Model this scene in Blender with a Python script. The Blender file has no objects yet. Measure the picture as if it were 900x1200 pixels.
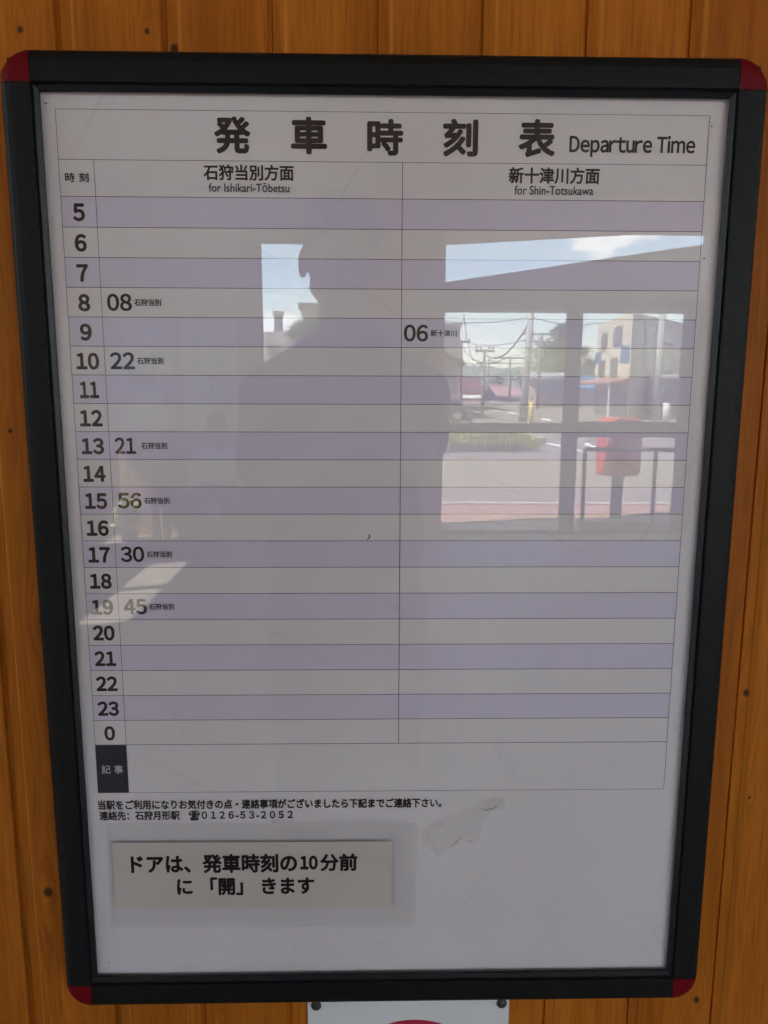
import bpy, bmesh, math, random
import numpy as np
from mathutils import Vector, Matrix, noise
random.seed(7)
scene = bpy.context.scene
C = scene.collection

# ---------------------------------------------------------------- camera
# survey of the photograph: focal length 27 mm (36 mm long side), pitch / yaw / roll and eye point in metres.
PITCH, YAW, ROLL = -0.16631064, -0.02025819, -0.00347485
EYE = np.array([-0.01423238, -0.70420215, 1.44993549])
cp, sp, cy, sy, cr, sr = (math.cos(PITCH), math.sin(PITCH), math.cos(YAW), math.sin(YAW), math.cos(ROLL), math.sin(ROLL))
RM = (np.array([[cy, -sy, 0], [sy, cy, 0], [0, 0, 1]]) @ np.array([[1, 0, 0], [0, cp, -sp], [0, sp, cp]])
      @ np.array([[cr, 0, sr], [0, 1, 0], [-sr, 0, cr]]))
cam = bpy.data.cameras.new('camera')
cam.lens = 27.0
cam.sensor_width = 36.0
cam.sensor_fit = 'AUTO'
cam.clip_start = 0.002
cam.clip_end = 3000
co = bpy.data.objects.new('camera', cam)
C.objects.link(co)
m3 = RM @ np.array([[1, 0, 0], [0, 0, -1], [0, 1, 0]])
co.matrix_world = Matrix.Translation(Vector(EYE)) @ Matrix([list(map(float, r)) for r in m3]).to_4x4()
scene.camera = co

# ---------------------------------------------------------------- light
EXPOSURE = 4.0
SUN_EL, SUN_AZ = math.radians(57), math.radians(-74)      # azimuth clockwise from +Y
SKY = 0.10
scene.view_settings.view_transform = 'Standard'
scene.view_settings.look = 'None'
scene.view_settings.exposure = EXPOSURE
scene.view_settings.gamma = 1.0
scene.view_settings.use_curve_mapping = False
scene.render.engine = 'CYCLES'
scene.cycles.use_denoising = True
scene.cycles.use_adaptive_sampling = False
scene.cycles.max_bounces = 10
scene.cycles.diffuse_bounces = 6
scene.cycles.glossy_bounces = 4
scene.cycles.transparent_max_bounces = 24
scene.cycles.caustics_reflective = False
scene.cycles.caustics_refractive = False
scene.cycles.sample_clamp_indirect = 6.0

to_sun = Vector((math.sin(SUN_AZ) * math.cos(SUN_EL), math.cos(SUN_AZ) * math.cos(SUN_EL), math.sin(SUN_EL)))
sl = bpy.data.lights.new('sun', 'SUN')
sl.energy = 3.4
sl.angle = math.radians(0.5)
sl.color = (1.0, 0.94, 0.84)
so = bpy.data.objects.new('sun', sl)
so.rotation_euler = (-to_sun).to_track_quat('-Z', 'Y').to_euler()
so.location = (-20, 5, 30)
C.objects.link(so)

w = bpy.data.worlds.new('World')
scene.world = w
w.use_nodes = True
wn, wl = w.node_tree.nodes, w.node_tree.links
wn.clear()


def nd(tree, t, **kw):
    n = tree.nodes.new(t)
    for k, v in kw.items():
        setattr(n, k, v)
    return n


def math_node(tree, op, a, b=None, c=None, clamp=False):
    n = tree.nodes.new('ShaderNodeMath')
    n.operation = op
    n.use_clamp = clamp
    for i, v in enumerate((a, b, c)):
        if v is None:
            continue
        if isinstance(v, (int, float)):
            n.inputs[i].default_value = v
        else:
            tree.links.new(v, n.inputs[i])
    return n.outputs[0]


wt = w.node_tree
sky = nd(wt, 'ShaderNodeTexSky', sky_type='NISHITA')
sky.sun_disc = False
sky.sun_elevation = SUN_EL
sky.sun_rotation = SUN_AZ % (2 * math.pi)
sky.air_density = 1.0
sky.dust_density = 0.6
tc = nd(wt, 'ShaderNodeTexCoord')
# clouds: cumulus heaps in a few directions and broken cloud low over the horizon
mp = nd(wt, 'ShaderNodeMapping')
mp.inputs['Scale'].default_value = (1, 1, 1.7)
wl.new(tc.outputs['Generated'], mp.inputs['Vector'])
nz = nd(wt, 'ShaderNodeTexNoise')
nz.inputs['Scale'].default_value = 7.0
nz.inputs['Detail'].default_value = 9.0
nz.inputs['Roughness'].default_value = 0.58
wl.new(mp.outputs[0], nz.inputs['Vector'])
nz2 = nd(wt, 'ShaderNodeTexNoise')
nz2.inputs['Scale'].default_value = 32.0
nz2.inputs['Detail'].default_value = 6.0
wl.new(mp.outputs[0], nz2.inputs['Vector'])
CLOUDS = [((0.288, -0.930, 0.192), 0.044), ((0.320, -0.922, 0.198), 0.034), ((0.268, -0.937, 0.182), 0.032),
          ((-0.135, -0.985, 0.060), 0.030), ((-0.100, -0.99, 0.050), 0.034)]
mask = None
for d, r in CLOUDS:
    v = Vector(d).normalized()
    dn = nd(wt, 'ShaderNodeVectorMath', operation='DISTANCE')
    wl.new(tc.outputs['Generated'], dn.inputs[0])
    dn.inputs[1].default_value = v
    f = math_node(wt, 'SUBTRACT', 1.0, math_node(wt, 'DIVIDE', dn.outputs['Value'], r))
    mask = f if mask is None else math_node(wt, 'MAXIMUM', mask, f)
heap = math_node(wt, 'ADD', mask, math_node(wt, 'MULTIPLY', math_node(wt, 'SUBTRACT', nz2.outputs[0], 0.5), 1.9))
heap = math_node(wt, 'MULTIPLY', heap, 4.0, clamp=True)
sx = nd(wt, 'ShaderNodeSeparateXYZ')
wl.new(tc.outputs['Generated'], sx.inputs[0])
low = math_node(wt, 'SUBTRACT', 0.22, sx.outputs['Z'])
low = math_node(wt, 'ADD', math_node(wt, 'MULTIPLY', low, 1.0), math_node(wt, 'SUBTRACT', nz.outputs[0], 0.62))
low = math_node(wt, 'MULTIPLY', low, 5.0, clamp=True)
low = math_node(wt, 'MULTIPLY', low, 0.45)
cover = math_node(wt, 'MAXIMUM', heap, low)
mix = nd(wt, 'ShaderNodeMixRGB')
wl.new(cover, mix.inputs[0])
hs = nd(wt, 'ShaderNodeHueSaturation')
hs.inputs['Saturation'].default_value = 0.85
wl.new(sky.outputs[0], hs.inputs['Color'])
wl.new(hs.outputs[0], mix.inputs[1])
mix.inputs[2].default_value = (7.2, 7.2, 7.3, 1)
bg = nd(wt, 'ShaderNodeBackground')
bg.inputs[1].default_value = SKY
wl.new(mix.outputs[0], bg.inputs[0])
out = nd(wt, 'ShaderNodeOutputWorld')
wl.new(bg.outputs[0], out.inputs[0])

# ---------------------------------------------------------------- surveying helpers
GLASS_Y = -0.004          # face of the poster's cover sheet, in which the street is reflected


def ray(px, py):
    return RM @ np.array([(px - 450) / 900, 1, -(py - 600) / 900])


def on(px, py, Y=0.0):
    """point of the plane y = Y seen at a place in the photograph"""
    d = ray(px, py)
    return EYE + (Y - EYE[1]) / d[1] * d


def at(px, py, Y):
    """point at real depth Y (behind the camera) whose mirror image stands at that place"""
    d = ray(px, py)
    p = EYE + (2 * GLASS_Y - Y - EYE[1]) / d[1] * d
    return Vector((float(p[0]), Y, float(p[2])))


# ---------------------------------------------------------------- materials
MATS = {}


def mat(name, col, rough=0.6, spec=0.5, metal=0.0, var=0.0, scale=8.0, bump=0.0, bscale=60.0, coat=0.0, stretch=(1, 1, 1)):
    if name in MATS:
        return MATS[name]
    m = bpy.data.materials.new(name)
    m.use_nodes = True
    t = m.node_tree
    b = t.nodes['Principled BSDF']
    b.inputs['Roughness'].default_value = rough
    b.inputs['Specular IOR Level'].default_value = spec
    b.inputs['Metallic'].default_value = metal
    b.inputs['Coat Weight'].default_value = coat
    b.inputs['Base Color'].default_value = (*col, 1)
    if var or bump:
        c = nd(t, 'ShaderNodeTexCoord')
        mpg = nd(t, 'ShaderNodeMapping')
        mpg.inputs['Scale'].default_value = stretch
        t.links.new(c.outputs['Object'], mpg.inputs[0])
    if var:
        n = nd(t, 'ShaderNodeTexNoise')
        n.inputs['Scale'].default_value = scale
        n.inputs['Detail'].default_value = 5
        t.links.new(mpg.outputs[0], n.inputs['Vector'])
        r = nd(t, 'ShaderNodeValToRGB')
        r.color_ramp.elements[0].position = 0.3
        r.color_ramp.elements[1].position = 0.7
        r.color_ramp.elements[0].color = (*[max(0, x * (1 - var)) for x in col], 1)
        r.color_ramp.elements[1].color = (*[min(1, x * (1 + var)) for x in col], 1)
        t.links.new(n.outputs[0], r.inputs[0])
        t.links.new(r.outputs[0], b.inputs['Base Color'])
    if bump:
        n2 = nd(t, 'ShaderNodeTexNoise')
        n2.inputs['Scale'].default_value = bscale
        n2.inputs['Detail'].default_value = 4
        t.links.new(mpg.outputs[0], n2.inputs['Vector'])
        bp = nd(t, 'ShaderNodeBump')
        bp.inputs['Strength'].default_value = bump
        bp.inputs['Distance'].default_value = 0.002
        t.links.new(n2.outputs[0], bp.inputs['Height'])
        t.links.new(bp.outputs[0], b.inputs['Normal'])
    MATS[name] = m
    return m


def glass_mat(name, tint=(1, 1, 1), smear=0.0, n_=1.5):
    """clear sheet: each face mirrors by Fresnel and lets the rest straight through"""
    m = bpy.data.materials.new(name)
    m.use_nodes = True
    t = m.node_tree
    t.nodes.clear()
    o = nd(t, 'ShaderNodeOutputMaterial')
    g = nd(t, 'ShaderNodeNewGeometry')
    fr = nd(t, 'ShaderNodeFresnel')
    ior = math_node(t, 'ADD', n_, math_node(t, 'MULTIPLY', g.outputs['Backfacing'], 1 / n_ - n_))
    t.links.new(ior, fr.inputs['IOR'])
    tr = nd(t, 'ShaderNodeBsdfTransparent')
    tr.inputs[0].default_value = (*tint, 1)
    gl = nd(t, 'ShaderNodeBsdfGlossy')
    gl.inputs['Roughness'].default_value = 0.0
    mx = nd(t, 'ShaderNodeMixShader')
    t.links.new(fr.outputs[0], mx.inputs[0])
    t.links.new(tr.outputs[0], mx.inputs[1])
    glossy_out = gl.outputs[0]
    if smear:
        gh = nd(t, 'ShaderNodeBsdfGlossy')
        gh.inputs['Roughness'].default_value = 0.27
        mh = nd(t, 'ShaderNodeMixShader')
        mh.inputs[0].default_value = 0.20
        t.links.new(gl.outputs[0], mh.inputs[1])
        t.links.new(gh.outputs[0], mh.inputs[2])
        glossy_out = mh.outputs[0]
    t.links.new(glossy_out, mx.inputs[2])
    last = mx
    if smear:
        c = nd(t, 'ShaderNodeTexCoord')
        wv = nd(t, 'ShaderNodeTexNoise')
        wv.inputs['Scale'].default_value = 9.0
        wv.inputs['Detail'].default_value = 1.0
        t.links.new(c.outputs['Object'], wv.inputs['Vector'])
        wb = nd(t, 'ShaderNodeBump')
        wb.inputs['Strength'].default_value = 1.0
        wb.inputs['Distance'].default_value = 0.00003
        t.links.new(wv.outputs[0], wb.inputs['Height'])
        t.links.new(wb.outputs[0], gl.inputs['Normal'])
        # wipe marks: long thin streaks at a slant, only in some patches
        tot = None
        for ang, sc, th in ((1.05, 26, 0.62), (-0.55, 19, 0.64), (0.5, 33, 0.65)):
            mpg = nd(t, 'ShaderNodeMapping')
            rot_ = nd(t, 'ShaderNodeMapping')
            rot_.inputs['Rotation'].default_value = (0, ang, 0)
            t.links.new(c.outputs['Object'], rot_.inputs[0])
            mpg.inputs['Scale'].default_value = (sc * 6, 1, sc * 0.12)
            t.links.new(rot_.outputs[0], mpg.inputs[0])
            n = nd(t, 'ShaderNodeTexNoise')
            n.inputs['Scale'].default_value = 1.0
            n.inputs['Detail'].default_value = 3
            t.links.new(mpg.outputs[0], n.inputs['Vector'])
            s = math_node(t, 'MULTIPLY', math_node(t, 'SUBTRACT', n.outputs[0], th), 9.0, clamp=True)
            tot = s if tot is None else math_node(t, 'MAXIMUM', tot, s)
        pn = nd(t, 'ShaderNodeTexNoise')
        pn.inputs['Scale'].default_value = 5.0
        pn.inputs['Detail'].default_value = 3
        t.links.new(c.outputs['Object'], pn.inputs['Vector'])
        patch = math_node(t, 'MULTIPLY', math_node(t, 'SUBTRACT', pn.outputs[0], 0.48), 4.0, clamp=True)
        film = math_node(t, 'MULTIPLY', math_node(t, 'MULTIPLY', tot, patch), smear * 7)
        film = math_node(t, 'ADD', film, math_node(t, 'MULTIPLY', patch, smear * 0.6))
        film = math_node(t, 'ADD', film, smear * 0.12)
        df = nd(t, 'ShaderNodeBsdfDiffuse')
        df.inputs[0].default_value = (0.8, 0.8, 0.82, 1)
        m2 = nd(t, 'ShaderNodeMixShader')
        t.links.new(film, m2.inputs[0])
        t.links.new(mx.outputs[0], m2.inputs[1])
        t.links.new(df.outputs[0], m2.inputs[2])
        last = m2
    t.links.new(last.outputs[0], o.inputs[0])
    return m


GROOVE0, PITCHX = -0.1015, 0.0915        # board joints of the poster wall


def wood_mat(name, light, dark, knots=(), knot_axis='XZ', pitch=PITCHX, x0=GROOVE0, axis=0):
    m = bpy.data.materials.new(name)
    m.use_nodes = True
    t = m.node_tree
    L = t.links
    b = t.nodes['Principled BSDF']
    c = nd(t, 'ShaderNodeTexCoord')
    sep = nd(t, 'ShaderNodeSeparateXYZ')
    L.new(c.outputs['Object'], sep.inputs[0])
    X, Z = sep.outputs[axis], sep.outputs[2]
    board = math_node(t, 'FLOOR', math_node(t, 'DIVIDE', math_node(t, 'SUBTRACT', X, x0), pitch))
    wnz = nd(t, 'ShaderNodeTexWhiteNoise', noise_dimensions='1D')
    L.new(board, wnz.inputs['W'])
    # grain: stretched noise, shifted board by board, pushed aside round the knots
    off = math_node(t, 'MULTIPLY', wnz.outputs['Value'], 37.0)
    push = None
    kfac = None
    for kx, kz, kr in knots:
        dx = math_node(t, 'SUBTRACT', X, kx)
        dz = math_node(t, 'MULTIPLY', math_node(t, 'SUBTRACT', Z, kz), 0.85)
        dd = math_node(t, 'SQRT', math_node(t, 'ADD', math_node(t, 'MULTIPLY', dx, dx), math_node(t, 'MULTIPLY', dz, dz)))
        q = math_node(t, 'DIVIDE', dd, kr * 0.55)
        k = math_node(t, 'SUBTRACT', 1.35, q, clamp=True)
        kfac = k if kfac is None else math_node(t, 'MAXIMUM', kfac, k)
        dz3 = math_node(t, 'MULTIPLY', dz, 0.3)
        d3 = math_node(t, 'ADD', math_node(t, 'MULTIPLY', dx, dx), math_node(t, 'MULTIPLY', dz3, dz3))
        g = math_node(t, 'DIVIDE', math_node(t, 'MULTIPLY', dx, kr * kr * 3.0), math_node(t, 'ADD', d3, kr * kr * 2.0))
        push = g if push is None else math_node(t, 'ADD', push, g)
    Xg = X if push is None else math_node(t, 'SUBTRACT', X, push)
    cmb = nd(t, 'ShaderNodeCombineXYZ')
    L.new(math_node(t, 'ADD', math_node(t, 'MULTIPLY', Xg, 130.0), off), cmb.inputs[0])
    L.new(off, cmb.inputs[1])
    L.new(math_node(t, 'MULTIPLY', Z, 3.2), cmb.inputs[2])
    n = nd(t, 'ShaderNodeTexNoise')
    n.inputs['Scale'].default_value = 1.0
    n.inputs['Detail'].default_value = 5
    n.inputs['Roughness'].default_value = 0.65
    n.inputs['Distortion'].default_value = 0.4
    L.new(cmb.outputs[0], n.inputs['Vector'])
    # broad heartwood bands
    cm2 = nd(t, 'ShaderNodeCombineXYZ')
    L.new(math_node(t, 'ADD', math_node(t, 'MULTIPLY', Xg, 26.0), off), cm2.inputs[0])
    L.new(off, cm2.inputs[1])
    L.new(math_node(t, 'MULTIPLY', Z, 1.3), cm2.inputs[2])
    n2 = nd(t, 'ShaderNodeTexNoise')
    n2.inputs['Scale'].default_value = 1.0
    n2.inputs['Detail'].default_value = 3
    L.new(cm2.outputs[0], n2.inputs['Vector'])
    f = math_node(t, 'ADD', math_node(t, 'MULTIPLY', n.outputs[0], 0.55), math_node(t, 'MULTIPLY', n2.outputs[0], 0.6))
    f = math_node(t, 'ADD', f, math_node(t, 'MULTIPLY', wnz.outputs['Value'], 0.16))
    r = nd(t, 'ShaderNodeValToRGB')
    e = r.color_ramp.elements
    e[0].position, e[1].position = 0.36, 0.86
    e[0].color, e[1].color = (*dark, 1), (*light, 1)
    L.new(f, r.inputs[0])
    col = r.outputs[0]
    # grey-green weathering stains in blotches
    ns = nd(t, 'ShaderNodeTexNoise')
    ns.inputs['Scale'].default_value = 9.0
    ns.inputs['Detail'].default_value = 6
    L.new(c.outputs['Object'], ns.inputs['Vector'])
    st = math_node(t, 'MULTIPLY', math_node(t, 'SUBTRACT', ns.outputs[0], 0.60), 3.2, clamp=True)
    mx = nd(t, 'ShaderNodeMixRGB')
    L.new(math_node(t, 'MULTIPLY', st, 0.55), mx.inputs[0])
    L.new(col, mx.inputs[1])
    mx.inputs[2].default_value = (dark[0] * 0.62, dark[1] * 0.70, dark[2] * 0.9, 1)
    col = mx.outputs[0]
    if kfac is not None:
        kn = math_node(t, 'ADD', kfac, math_node(t, 'MULTIPLY', math_node(t, 'SUBTRACT', n.outputs[0], 0.5), 0.9))
        kr2 = nd(t, 'ShaderNodeValToRGB')
        kr2.color_ramp.elements[0].position = 0.10
        kr2.color_ramp.elements[0].color = (0, 0, 0, 1)
        kr2.color_ramp.elements[1].position = 0.75
        L.new(math_node(t, 'MULTIPLY', kn, math_node(t, 'GREATER_THAN', kfac, 0.001)), kr2.inputs[0])
        m2 = nd(t, 'ShaderNodeMixRGB')
        L.new(kr2.outputs[0], m2.inputs[0])
        L.new(col, m2.inputs[1])
        m2.inputs[2].default_value = (0.075, 0.026, 0.008, 1)
        col = m2.outputs[0]
    # fine pores and pale scuffs running with the grain
    cm3 = nd(t, 'ShaderNodeCombineXYZ')
    L.new(math_node(t, 'MULTIPLY', Xg, 620.0), cm3.inputs[0])
    L.new(off, cm3.inputs[1])
    L.new(math_node(t, 'MULTIPLY', Z, 22.0), cm3.inputs[2])
    n3 = nd(t, 'ShaderNodeTexNoise')
    n3.inputs['Scale'].default_value = 1.0
    n3.inputs['Detail'].default_value = 3
    L.new(cm3.outputs[0], n3.inputs['Vector'])
    pore = nd(t, 'ShaderNodeMixRGB', blend_type='MULTIPLY')
    pore.inputs[0].default_value = 0.55
    L.new(col, pore.inputs[1])
    pr = nd(t, 'ShaderNodeValToRGB')
    pr.color_ramp.elements[0].position, pr.color_ramp.elements[1].position = 0.30, 0.55
    pr.color_ramp.elements[0].color = (0.55, 0.50, 0.45, 1)
    L.new(n3.outputs[0], pr.inputs[0])
    L.new(pr.outputs[0], pore.inputs[2])
    scuff = math_node(t, 'MULTIPLY', math_node(t, 'SUBTRACT', n3.outputs[0], 0.66), 9.0, clamp=True)
    scuff = math_node(t, 'MULTIPLY', scuff, math_node(t, 'MULTIPLY', math_node(t, 'SUBTRACT', n2.outputs[0], 0.52), 5.0, clamp=True))
    ms = nd(t, 'ShaderNodeMixRGB')
    L.new(math_node(t, 'MULTIPLY', scuff, 0.5), ms.inputs[0])
    L.new(pore.outputs[0], ms.inputs[1])
    ms.inputs[2].default_value = (0.62, 0.42, 0.20, 1)
    col = ms.outputs[0]
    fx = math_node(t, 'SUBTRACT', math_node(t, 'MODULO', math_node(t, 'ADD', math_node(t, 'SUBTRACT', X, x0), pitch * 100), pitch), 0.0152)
    edge = math_node(t, 'SUBTRACT', 1.0, math_node(t, 'DIVIDE', math_node(t, 'ABSOLUTE', fx), 0.0026), clamp=True)  # pale stripe painted along each chamfer, imitating the side light it catches
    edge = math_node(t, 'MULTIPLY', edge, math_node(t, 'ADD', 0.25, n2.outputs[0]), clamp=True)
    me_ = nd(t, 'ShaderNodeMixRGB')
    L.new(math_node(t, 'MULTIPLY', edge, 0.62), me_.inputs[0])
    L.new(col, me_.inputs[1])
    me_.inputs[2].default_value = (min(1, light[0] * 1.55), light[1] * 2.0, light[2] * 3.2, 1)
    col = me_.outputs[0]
    L.new(col, b.inputs['Base Color'])
    b.inputs['Roughness'].default_value = 0.5
    b.inputs['Specular IOR Level'].default_value = 0.10
    bp = nd(t, 'ShaderNodeBump')
    bp.inputs['Strength'].default_value = 0.25
    bp.inputs['Distance'].default_value = 0.0012
    L.new(n.outputs[0], bp.inputs['Height'])
    L.new(bp.outputs[0], b.inputs['Normal'])
    MATS[name] = m
    return m


# ---------------------------------------------------------------- mesh helpers
class MB:
    def __init__(self):
        self.v, self.f = [], []

    def add(self, vs, fs):
        n = len(self.v)
        self.v += [tuple(map(float, p)) for p in vs]
        self.f += [tuple(i + n for i in q) for q in fs]
        return self

    def box(self, x0, x1, y0, y1, z0, z1):
        vs = [(x, y, z) for z in (z0, z1) for y in (y0, y1) for x in (x0, x1)]
        return self.add(vs, [(0, 2, 3, 1), (4, 5, 7, 6), (0, 1, 5, 4), (2, 6, 7, 3), (0, 4, 6, 2), (1, 3, 7, 5)])

    def quad(self, *p):
        return self.add(p, [tuple(range(len(p)))])

    def prism(self, poly, d):
        """closed solid: polygon (3-D points) pushed along vector d"""
        n = len(poly)
        a = [Vector(p) for p in poly]
        b = [p + Vector(d) for p in a]
        fs = [tuple(range(n)), tuple(range(2 * n - 1, n - 1, -1))] + [(i, i + n, (i + 1) % n + n, (i + 1) % n) for i in range(n)]
        return self.add(a + b, fs)

    def tube(self, pts, r, n=8, caps=True):
        pts = [Vector(p) for p in pts]
        rs = r if isinstance(r, (list, tuple)) else [r] * len(pts)
        rings = []
        for i, p in enumerate(pts):
            d = (pts[min(i + 1, len(pts) - 1)] - pts[max(i - 1, 0)]).normalized()
            u = d.orthogonal().normalized() if abs(d.z) < 0.95 else Vector((1, 0, 0))
            u = (u - d * u.dot(d)).normalized()
            if abs(d.z) < 0.95:
                u = d.cross(Vector((0, 0, 1))).normalized()
            v = d.cross(u)
            rings.append([p + (u * math.cos(2 * math.pi * k / n) + v * math.sin(2 * math.pi * k / n)) * rs[i] for k in range(n)])
        vs = [q for g in rings for q in g]
        fs = [(i * n + k, i * n + (k + 1) % n, (i + 1) * n + (k + 1) % n, (i + 1) * n + k) for i in range(len(pts) - 1) for k in range(n)]
        if caps:
            fs += [tuple(range(n - 1, -1, -1)), tuple(range((len(pts) - 1) * n, len(pts) * n))]
        return self.add(vs, fs)

    def ell(self, c, r, n=16, rot=None):
        c = Vector(c)
        rx = r if isinstance(r, (tuple, list)) else (r, r, r)
        vs, fs = [], []
        h = n // 2
        for i in range(h + 1):
            for k in range(n):
                a, b_ = math.pi * i / h, 2 * math.pi * k / n
                p = Vector((rx[0] * math.sin(a) * math.cos(b_), rx[1] * math.sin(a) * math.sin(b_), rx[2] * math.cos(a)))
                if rot is not None:
                    p = rot @ p
                vs.append(c + p)
        for i in range(h):
            for k in range(n):
                a, b_, c_, d = i * n + k, i * n + (k + 1) % n, (i + 1) * n + (k + 1) % n, (i + 1) * n + k
                fs.append((a, d, c_, b_))
        return self.add(vs, fs)

    def cap(self, p, q, r0, r1):
        p, q = Vector(p), Vector(q)
        n = max(2, int((q - p).length / (0.35 * min(r0, r1))))
        n = min(n, 24)
        self.tube([p, q], [r0, r1], 14)
        self.ell(p, r0, 14)
        self.ell(q, r1, 14)
        return self

    def build(self, name, m, parent=None, smooth=False, fix=False, bevel=0.0):
        me = bpy.data.meshes.new(name)
        o0 = wpos(parent) if parent else Vector((0, 0, 0))
        me.from_pydata([tuple(Vector(p) - o0) for p in self.v], [], self.f)
        if fix or bevel:
            bm = bmesh.new()
            bm.from_mesh(me)
            bmesh.ops.remove_doubles(bm, verts=bm.verts, dist=1e-6)
            bmesh.ops.recalc_face_normals(bm, faces=bm.faces)
            if bevel:
                bmesh.ops.bevel(bm, geom=[e for e in bm.edges if e.is_manifold and e.calc_face_angle(0) > 0.5], offset=bevel, segments=2, affect='EDGES', profile=0.5)
            bm.to_mesh(me)
            bm.free()
        me.materials.append(m)
        if smooth:
            me.polygons.foreach_set('use_smooth', [True] * len(me.polygons))
        me.update()
        o = bpy.data.objects.new(name, me)
        C.objects.link(o)
        if parent:
            o.parent = parent
        return o


def wpos(o):
    p = Vector((0, 0, 0))
    while o is not None:
        p += o.location
        o = o.parent
    return p


def tag(o, label=None, cat=None, group=None, kind=None):
    for k, v in (('label', label), ('category', cat), ('group', group), ('kind', kind)):
        if v:
            o[k] = v
    return o


def thing(name, label, cat, loc=(0, 0, 0), group=None):
    o = bpy.data.objects.new(name, None)
    o.location = loc
    o.empty_display_size = 0.1
    C.objects.link(o)
    return tag(o, label, cat, group)


_tc = {}
FULL = {chr(c): chr(c + 0xFEE0) for c in range(0x21, 0x7F)}


def glyph_raw(body):
    if body not in _tc:
        cu = bpy.data.curves.new('lettering', 'FONT')
        cu.body = body
        cu.size = 1.0
        cu.resolution_u = 4
        cu.fill_mode = 'FRONT'
        ob = bpy.data.objects.new('lettering', cu)
        C.objects.link(ob)
        dg = bpy.context.evaluated_depsgraph_get()
        me = bpy.data.meshes.new_from_object(ob.evaluated_get(dg))
        vs = [(v.co.x, v.co.y) for v in me.vertices]
        fs = [tuple(p.vertices) for p in me.polygons]
        bpy.data.objects.remove(ob)
        bpy.data.curves.remove(cu)
        bpy.data.meshes.remove(me)
        _tc[body] = (vs, fs)
    return _tc[body]


TIGHT = {'1': 0.02, 'f': -0.03, 'r': -0.03, 't': -0.02, 'T': -0.03, '-': 0.0}


def glyphs(body):
    """outline of a line of print as (verts, faces), its own units; Latin letters and figures are set one by one"""
    if not (body.isdigit() or body == 'Departure Time'):
        return glyph_raw(body)
    V_, F_ = [], []
    x = 0.0
    for ch in body:
        if ch == ' ':
            x += 0.24
            continue
        macron = ch == 'ō'
        vs, fs = glyph_raw(FULL['o' if macron else ch])
        x0, x1 = min(p[0] for p in vs), max(p[0] for p in vs)
        sq = 0.86 if not ch.isdigit() else 0.92          # full-width drawings are a little wide
        side = 0.046 + TIGHT.get(ch, 0.0)
        n = len(V_)
        V_ += [(x + side + (p[0] - x0) * sq, p[1]) for p in vs]
        F_ += [tuple(i + n for i in f) for f in fs]
        if macron:
            yt = max(p[1] for p in vs)
            n = len(V_)
            w_ = (x1 - x0) * sq
            V_ += [(x + side + w_ * a, yt + b) for a, b in ((0.15, 0.09), (0.85, 0.09), (0.85, 0.15), (0.15, 0.15))]
            F_.append((n, n + 1, n + 2, n + 3))
        x += (x1 - x0) * sq + 2 * side
    return V_, F_


def write(mb, body, O, U, V, w_=None, h_=None, weight=0.0, align='fit'):
    """print text with its ink box's lower left corner at O, along unit vectors U (reading direction) and V (up)"""
    vs, fs = glyphs(body)
    xs, ys = [p[0] for p in vs], [p[1] for p in vs]
    x0, x1, y0, y1 = min(xs) - weight, max(xs) + weight, min(ys) - weight, max(ys) + weight
    if w_ is None:
        sx_ = sy_ = h_ / (y1 - y0)
    elif h_ is None:
        sx_ = sy_ = w_ / (x1 - x0)
    else:
        sx_, sy_ = w_ / (x1 - x0), h_ / (y1 - y0)
    O, U, V = Vector(O), Vector(U), Vector(V)
    if align == 'centre':
        O = O - U * (x1 - x0) * sx_ / 2 - V * (y1 - y0) * sy_ / 2
    N_ = U.cross(V)
    # heavier type = the same outline struck several times a hair apart
    strikes = [(0.0, 0.0)]
    if weight:
        strikes += [(weight * math.cos(k * math.pi / 4), weight * math.sin(k * math.pi / 4)) for k in range(8)]
    for k, (dx, dy) in enumerate(strikes):
        mb.add([O + U * (p[0] + dx - x0) * sx_ + V * (p[1] + dy - y0) * sy_ + N_ * (k * 0.000012) for p in vs], fs)


# ================================================================ the poster wall
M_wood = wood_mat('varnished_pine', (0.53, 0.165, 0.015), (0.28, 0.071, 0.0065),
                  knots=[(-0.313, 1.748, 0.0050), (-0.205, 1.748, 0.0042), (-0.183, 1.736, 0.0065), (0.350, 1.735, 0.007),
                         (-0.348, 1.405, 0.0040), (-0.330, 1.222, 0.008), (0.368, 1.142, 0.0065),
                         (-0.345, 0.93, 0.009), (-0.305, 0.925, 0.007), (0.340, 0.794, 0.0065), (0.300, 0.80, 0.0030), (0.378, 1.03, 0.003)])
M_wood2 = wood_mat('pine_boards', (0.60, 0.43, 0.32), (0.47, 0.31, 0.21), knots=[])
WALL = 0.020      # face of the boards
XL, XR, YB, CEIL = -3.0, 3.5, -6.6, 3.12
GZ = -0.12         # street level


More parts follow.
